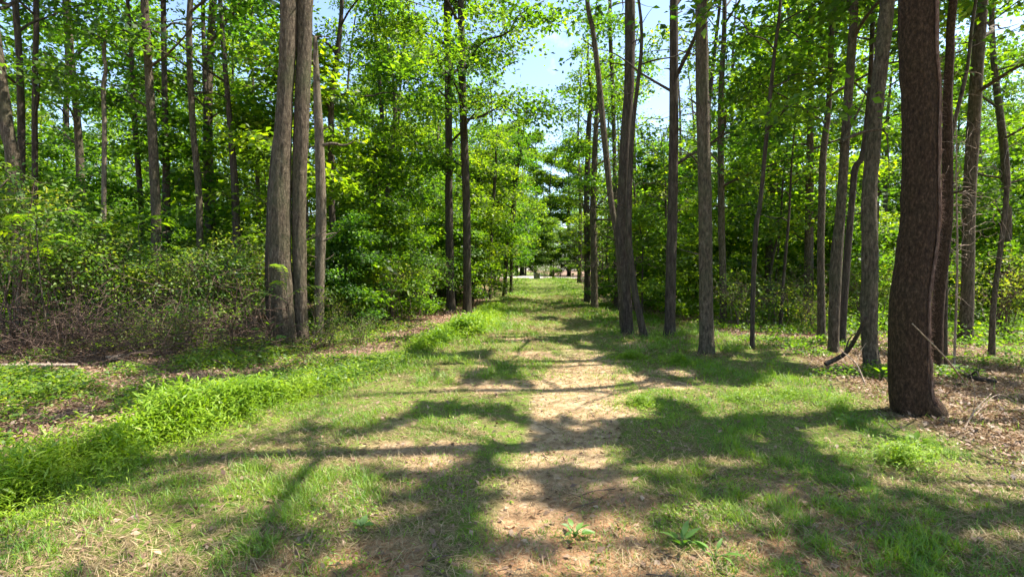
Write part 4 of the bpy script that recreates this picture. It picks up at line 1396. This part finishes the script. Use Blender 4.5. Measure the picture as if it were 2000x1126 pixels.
# tall bright grass along the verge
knots = [(-90, 1040, .80, 1.2, .30), (60, 950, .75, 1.2, .33), (200, 895, .72, 1.25, .36), (350, 842, .66, 1.25, .36), (480, 802, .55, 1.1, .33), (565, 780, .42, .8, .26), (640, 752, .7, .10, .12), (720, 722, .8, .08, .10), (800, 690, .7, .10, .11),
         (860, 664, .6, .75, .28), (915, 648, .65, .9, .34), (955, 622, .6, .35, .2), (960, 600, .6, .3, .2), (1440, 782, .55, .4, .11), (1540, 776, .5, .4, .12), (1640, 800, .45, .22, .10), (1760, 905, .45, .4, .15), (1230, 700, .5, .5, .14), (1330, 712, .5, .4, .14), (1250, 790, .35, .4, .12)]
kx, ky, kr, kd, kh = [], [], [], [], []
for px, py, r, d, h in knots:
    a, b = ground_px(px, py)
    kx.append(a); ky.append(b); kr.append(r); kd.append(d); kh.append(h)
# points between the first chain of knots
bx, by, bh = [], [], []
for q in range(len(knots)):
    if q < 12:
        m = max(1, int(math.hypot(kx[q + 1] - kx[q], ky[q + 1] - ky[q]) / .12))
        ts = np.linspace(0, 1, m, endpoint=False)
    else:
        ts = np.zeros(6)
    for t in ts:
        q2 = min(q + 1, len(knots) - 1) if q < 12 else q
        cxk, cyk = kx[q] * (1 - t) + kx[q2] * t, ky[q] * (1 - t) + ky[q2] * t
        r, d, h = kr[q] * (1 - t) + kr[q2] * t, kd[q] * (1 - t) + kd[q2] * t, kh[q] * (1 - t) + kh[q2] * t
        nn = int(165 * d * (1.0 if cyk < 9 else .7))
        th, rr = rg.uniform(0, 6.28, nn), rg.normal(0, .62, nn)
        bx.append(cxk + np.cos(th) * rr * r); by.append(cyk + np.sin(th) * rr * r)
        bh.append(h * np.exp(-rr ** 2 * .7) * rg.uniform(.55, 1.15, nn) * (.35 + 1.25 * vnoise((cxk + np.cos(th) * rr * r) * 3.2, (cyk + np.sin(th) * rr * r) * 3.2, 5)))
bx, by, bh = np.concatenate(bx), np.concatenate(by), np.concatenate(bh)
n = len(bx)
LV = 6
az0 = rg.uniform(0, 6.28, n)
lean0 = rg.uniform(.05, .45, n)
idx = np.repeat(np.arange(n), LV)
tt = np.tile((np.arange(LV) + .6) / LV, n) * rg.uniform(.85, 1.1, n * LV)
az = az0[idx] + np.tile(np.arange(LV) * 2.6, n) + rg.normal(0, .5, n * LV)
stem = np.column_stack([np.cos(az0) * np.sin(lean0), np.sin(az0) * np.sin(lean0), np.cos(lean0)])
pos = np.column_stack([bx, by, height(bx, by)])[idx] + stem[idx] * (bh[idx] * tt)[:, None]
el = rg.normal(.45, .35, n * LV)
d = np.column_stack([np.cos(az) * np.cos(el), np.sin(az) * np.cos(el), np.sin(el)])
up = unit(np.array([0, 0, 1.]) + rg.normal(0, .25, (n * LV, 3)))
up = unit(up - d * (d * up).sum(1, keepdims=True))
LL = np.clip(bh[idx] * .30, .035, .10) * rg.uniform(.7, 1.3, n * LV) * np.clip(pos[:, 1] / 8, 1, 1.5)
V, F = kites(pos, d, up, LL, LL * .17 + .0012 * np.clip(pos[:, 1] - 4, 0, 8), .1, .30)
tint = np.clip(.30 + .5 * vnoise(bx * 2, by * 2, 9)[idx] + rg.normal(0, .15, n * LV), 0, 1)
o = link('tall_grass', make_mesh('tall_grass', V, F, M_TALL, False, {'tint': np.repeat(tint, 4)}))
tag(o, 'lush bright green tall grass along the verge of the lane', kind='stuff')

# low weeds and ground cover
def cover(name, label, n, y0, y1, xm, xM, denf, hmax, leaf, mat, rng, aspect=.55, power=1.4):
    x, y = scatter(n, y0, y1, power, xm, xM, rng)
    dn = denf(x, y)
    k = rng.uniform(0, 1, n) < dn
    x, y, dn = x[k], y[k], dn[k]
    n = len(x)
    h = hmax * rng.uniform(.05, 1, n) ** 1.3 * (.4 + .9 * fbm(x * 1.5, y * 1.5, 91, 2)) * np.clip(dn * 1.6, .3, 1)
    az, el = rng.uniform(0, 6.28, n), rng.normal(.1, .4, n)
    d = np.column_stack([np.cos(az) * np.cos(el), np.sin(az) * np.cos(el), np.sin(el)])
    up = unit(np.array([0, 0, 1.]) + rng.normal(0, .35, (n, 3)))
    up = unit(up - d * (d * up).sum(1, keepdims=True))
    L = leaf * rng.uniform(.6, 1.3, n) * np.clip(y / 10, 1, 2.2)
    V, F = kites(np.column_stack([x, y, height(x, y) + h + .01]), d, up, L, L * aspect, .1, .2)
    o = link(name, make_mesh(name, V, F, mat, False, {'tint': np.repeat(np.clip(rng.normal(.5, .22, n), 0, 1), 4)}))
    tag(o, label, kind='stuff')


cover('low_weeds', 'low leafy weeds along the foot of the thicket', 150000, 4.5, 15, -1.08, -.08,
      lambda x, y: np.clip(sstep(-.2, .6, EDGE_X(y) - x + .3) * sstep(.36, .55, fbm(x * .8, y * .8, 93, 3)) * (1 - .6 * sstep(9.5, 11, y)), 0, 1), .22, .060, M_SHRUB, rg, .5)
def corr_l(y):
    return np.interp(y, [0, 10, 20, 30, 45, 60], [-5, -4.0, -2.0, -1.4, -1.2, -1])


cover('woodland_undergrowth', 'knee-high green undergrowth covering the woodland floor', 190000, 8.5, 46, -1.1, 1.1,
      lambda x, y: np.clip(np.maximum(sstep(.1, 1.6, corr_l(y) - x), sstep(.0, 1.8, x - EDGE_R(y) - .3)) * sstep(.36, .58, fbm(x * .45, y * .45, 95, 3)) * sstep(8.5, 13, y), 0, 1), .60, .080, M_UNDER, rg, .55, 1.2)
cover('woodland_herbs', 'scattered low green herbs between the trunks of the open woods', 60000, 7.5, 15, .3, 1.08,
      lambda x, y: sstep(-.2, .5, x - EDGE_R(y)) *   .6 * sstep(.50, .66, fbm(x * .9 + 7, y * .9, 99, 3)), .20, .060, M_UNDER, rg, .5)
cover('lane_weeds', 'tiny broad-leaved weeds and clover dotted through the lane', 60000, 2.2, 12, -.8, 1.0,
      lambda x, y: lane(x, y) * .8 * sstep(.52, .66, fbm(x * 1.8 + 3, y * 1.8, 97, 3)) * (1 - .7 * dirt_amount(x, y)), .05, .026, M_TALL, rg, .6, 1.6)
cover('dead_leaf_litter', 'brown dead leaves littering the woodland floor', 175000, 2.6, 26, -1.1, 1.1,
      lambda x, y: np.clip(litter_amount(x, y) * .85 + .05, 0, 1),   .035, .052, M_LITTER, rg, .55, 1.5)
x, y = scatter(5200, 2.3, 16, 1.4, -1.1, 1.1, rg)
k = rg.uniform(0, 1, len(x)) < np.clip(litter_amount(x, y) + .10, 0, 1)
x, y = x[k], y[k]
T = []
for a, b, hgt in zip(x, y, height(x, y)):
    ln = rg.uniform(.08, .42)
    az = rg.uniform(0, 6.28)
    dv = np.array([math.cos(az), math.sin(az), rg.normal(.06, .12)]) * ln
    c = np.array([a, b, hgt + .012])
    T.append(tube(np.array([c - dv / 2, c + rg.normal(0, .012, 3) + [0, 0, .008], c + dv / 2]), np.array([.0035, .003, .0015]) * rg.uniform(.7, 1.6), 3, capend=False))
V, F = join(T)
tag(link('twig_litter', make_mesh('twig_litter', V, F, M_TWIG, True)), 'small dry twigs littering the ground', kind='stuff')
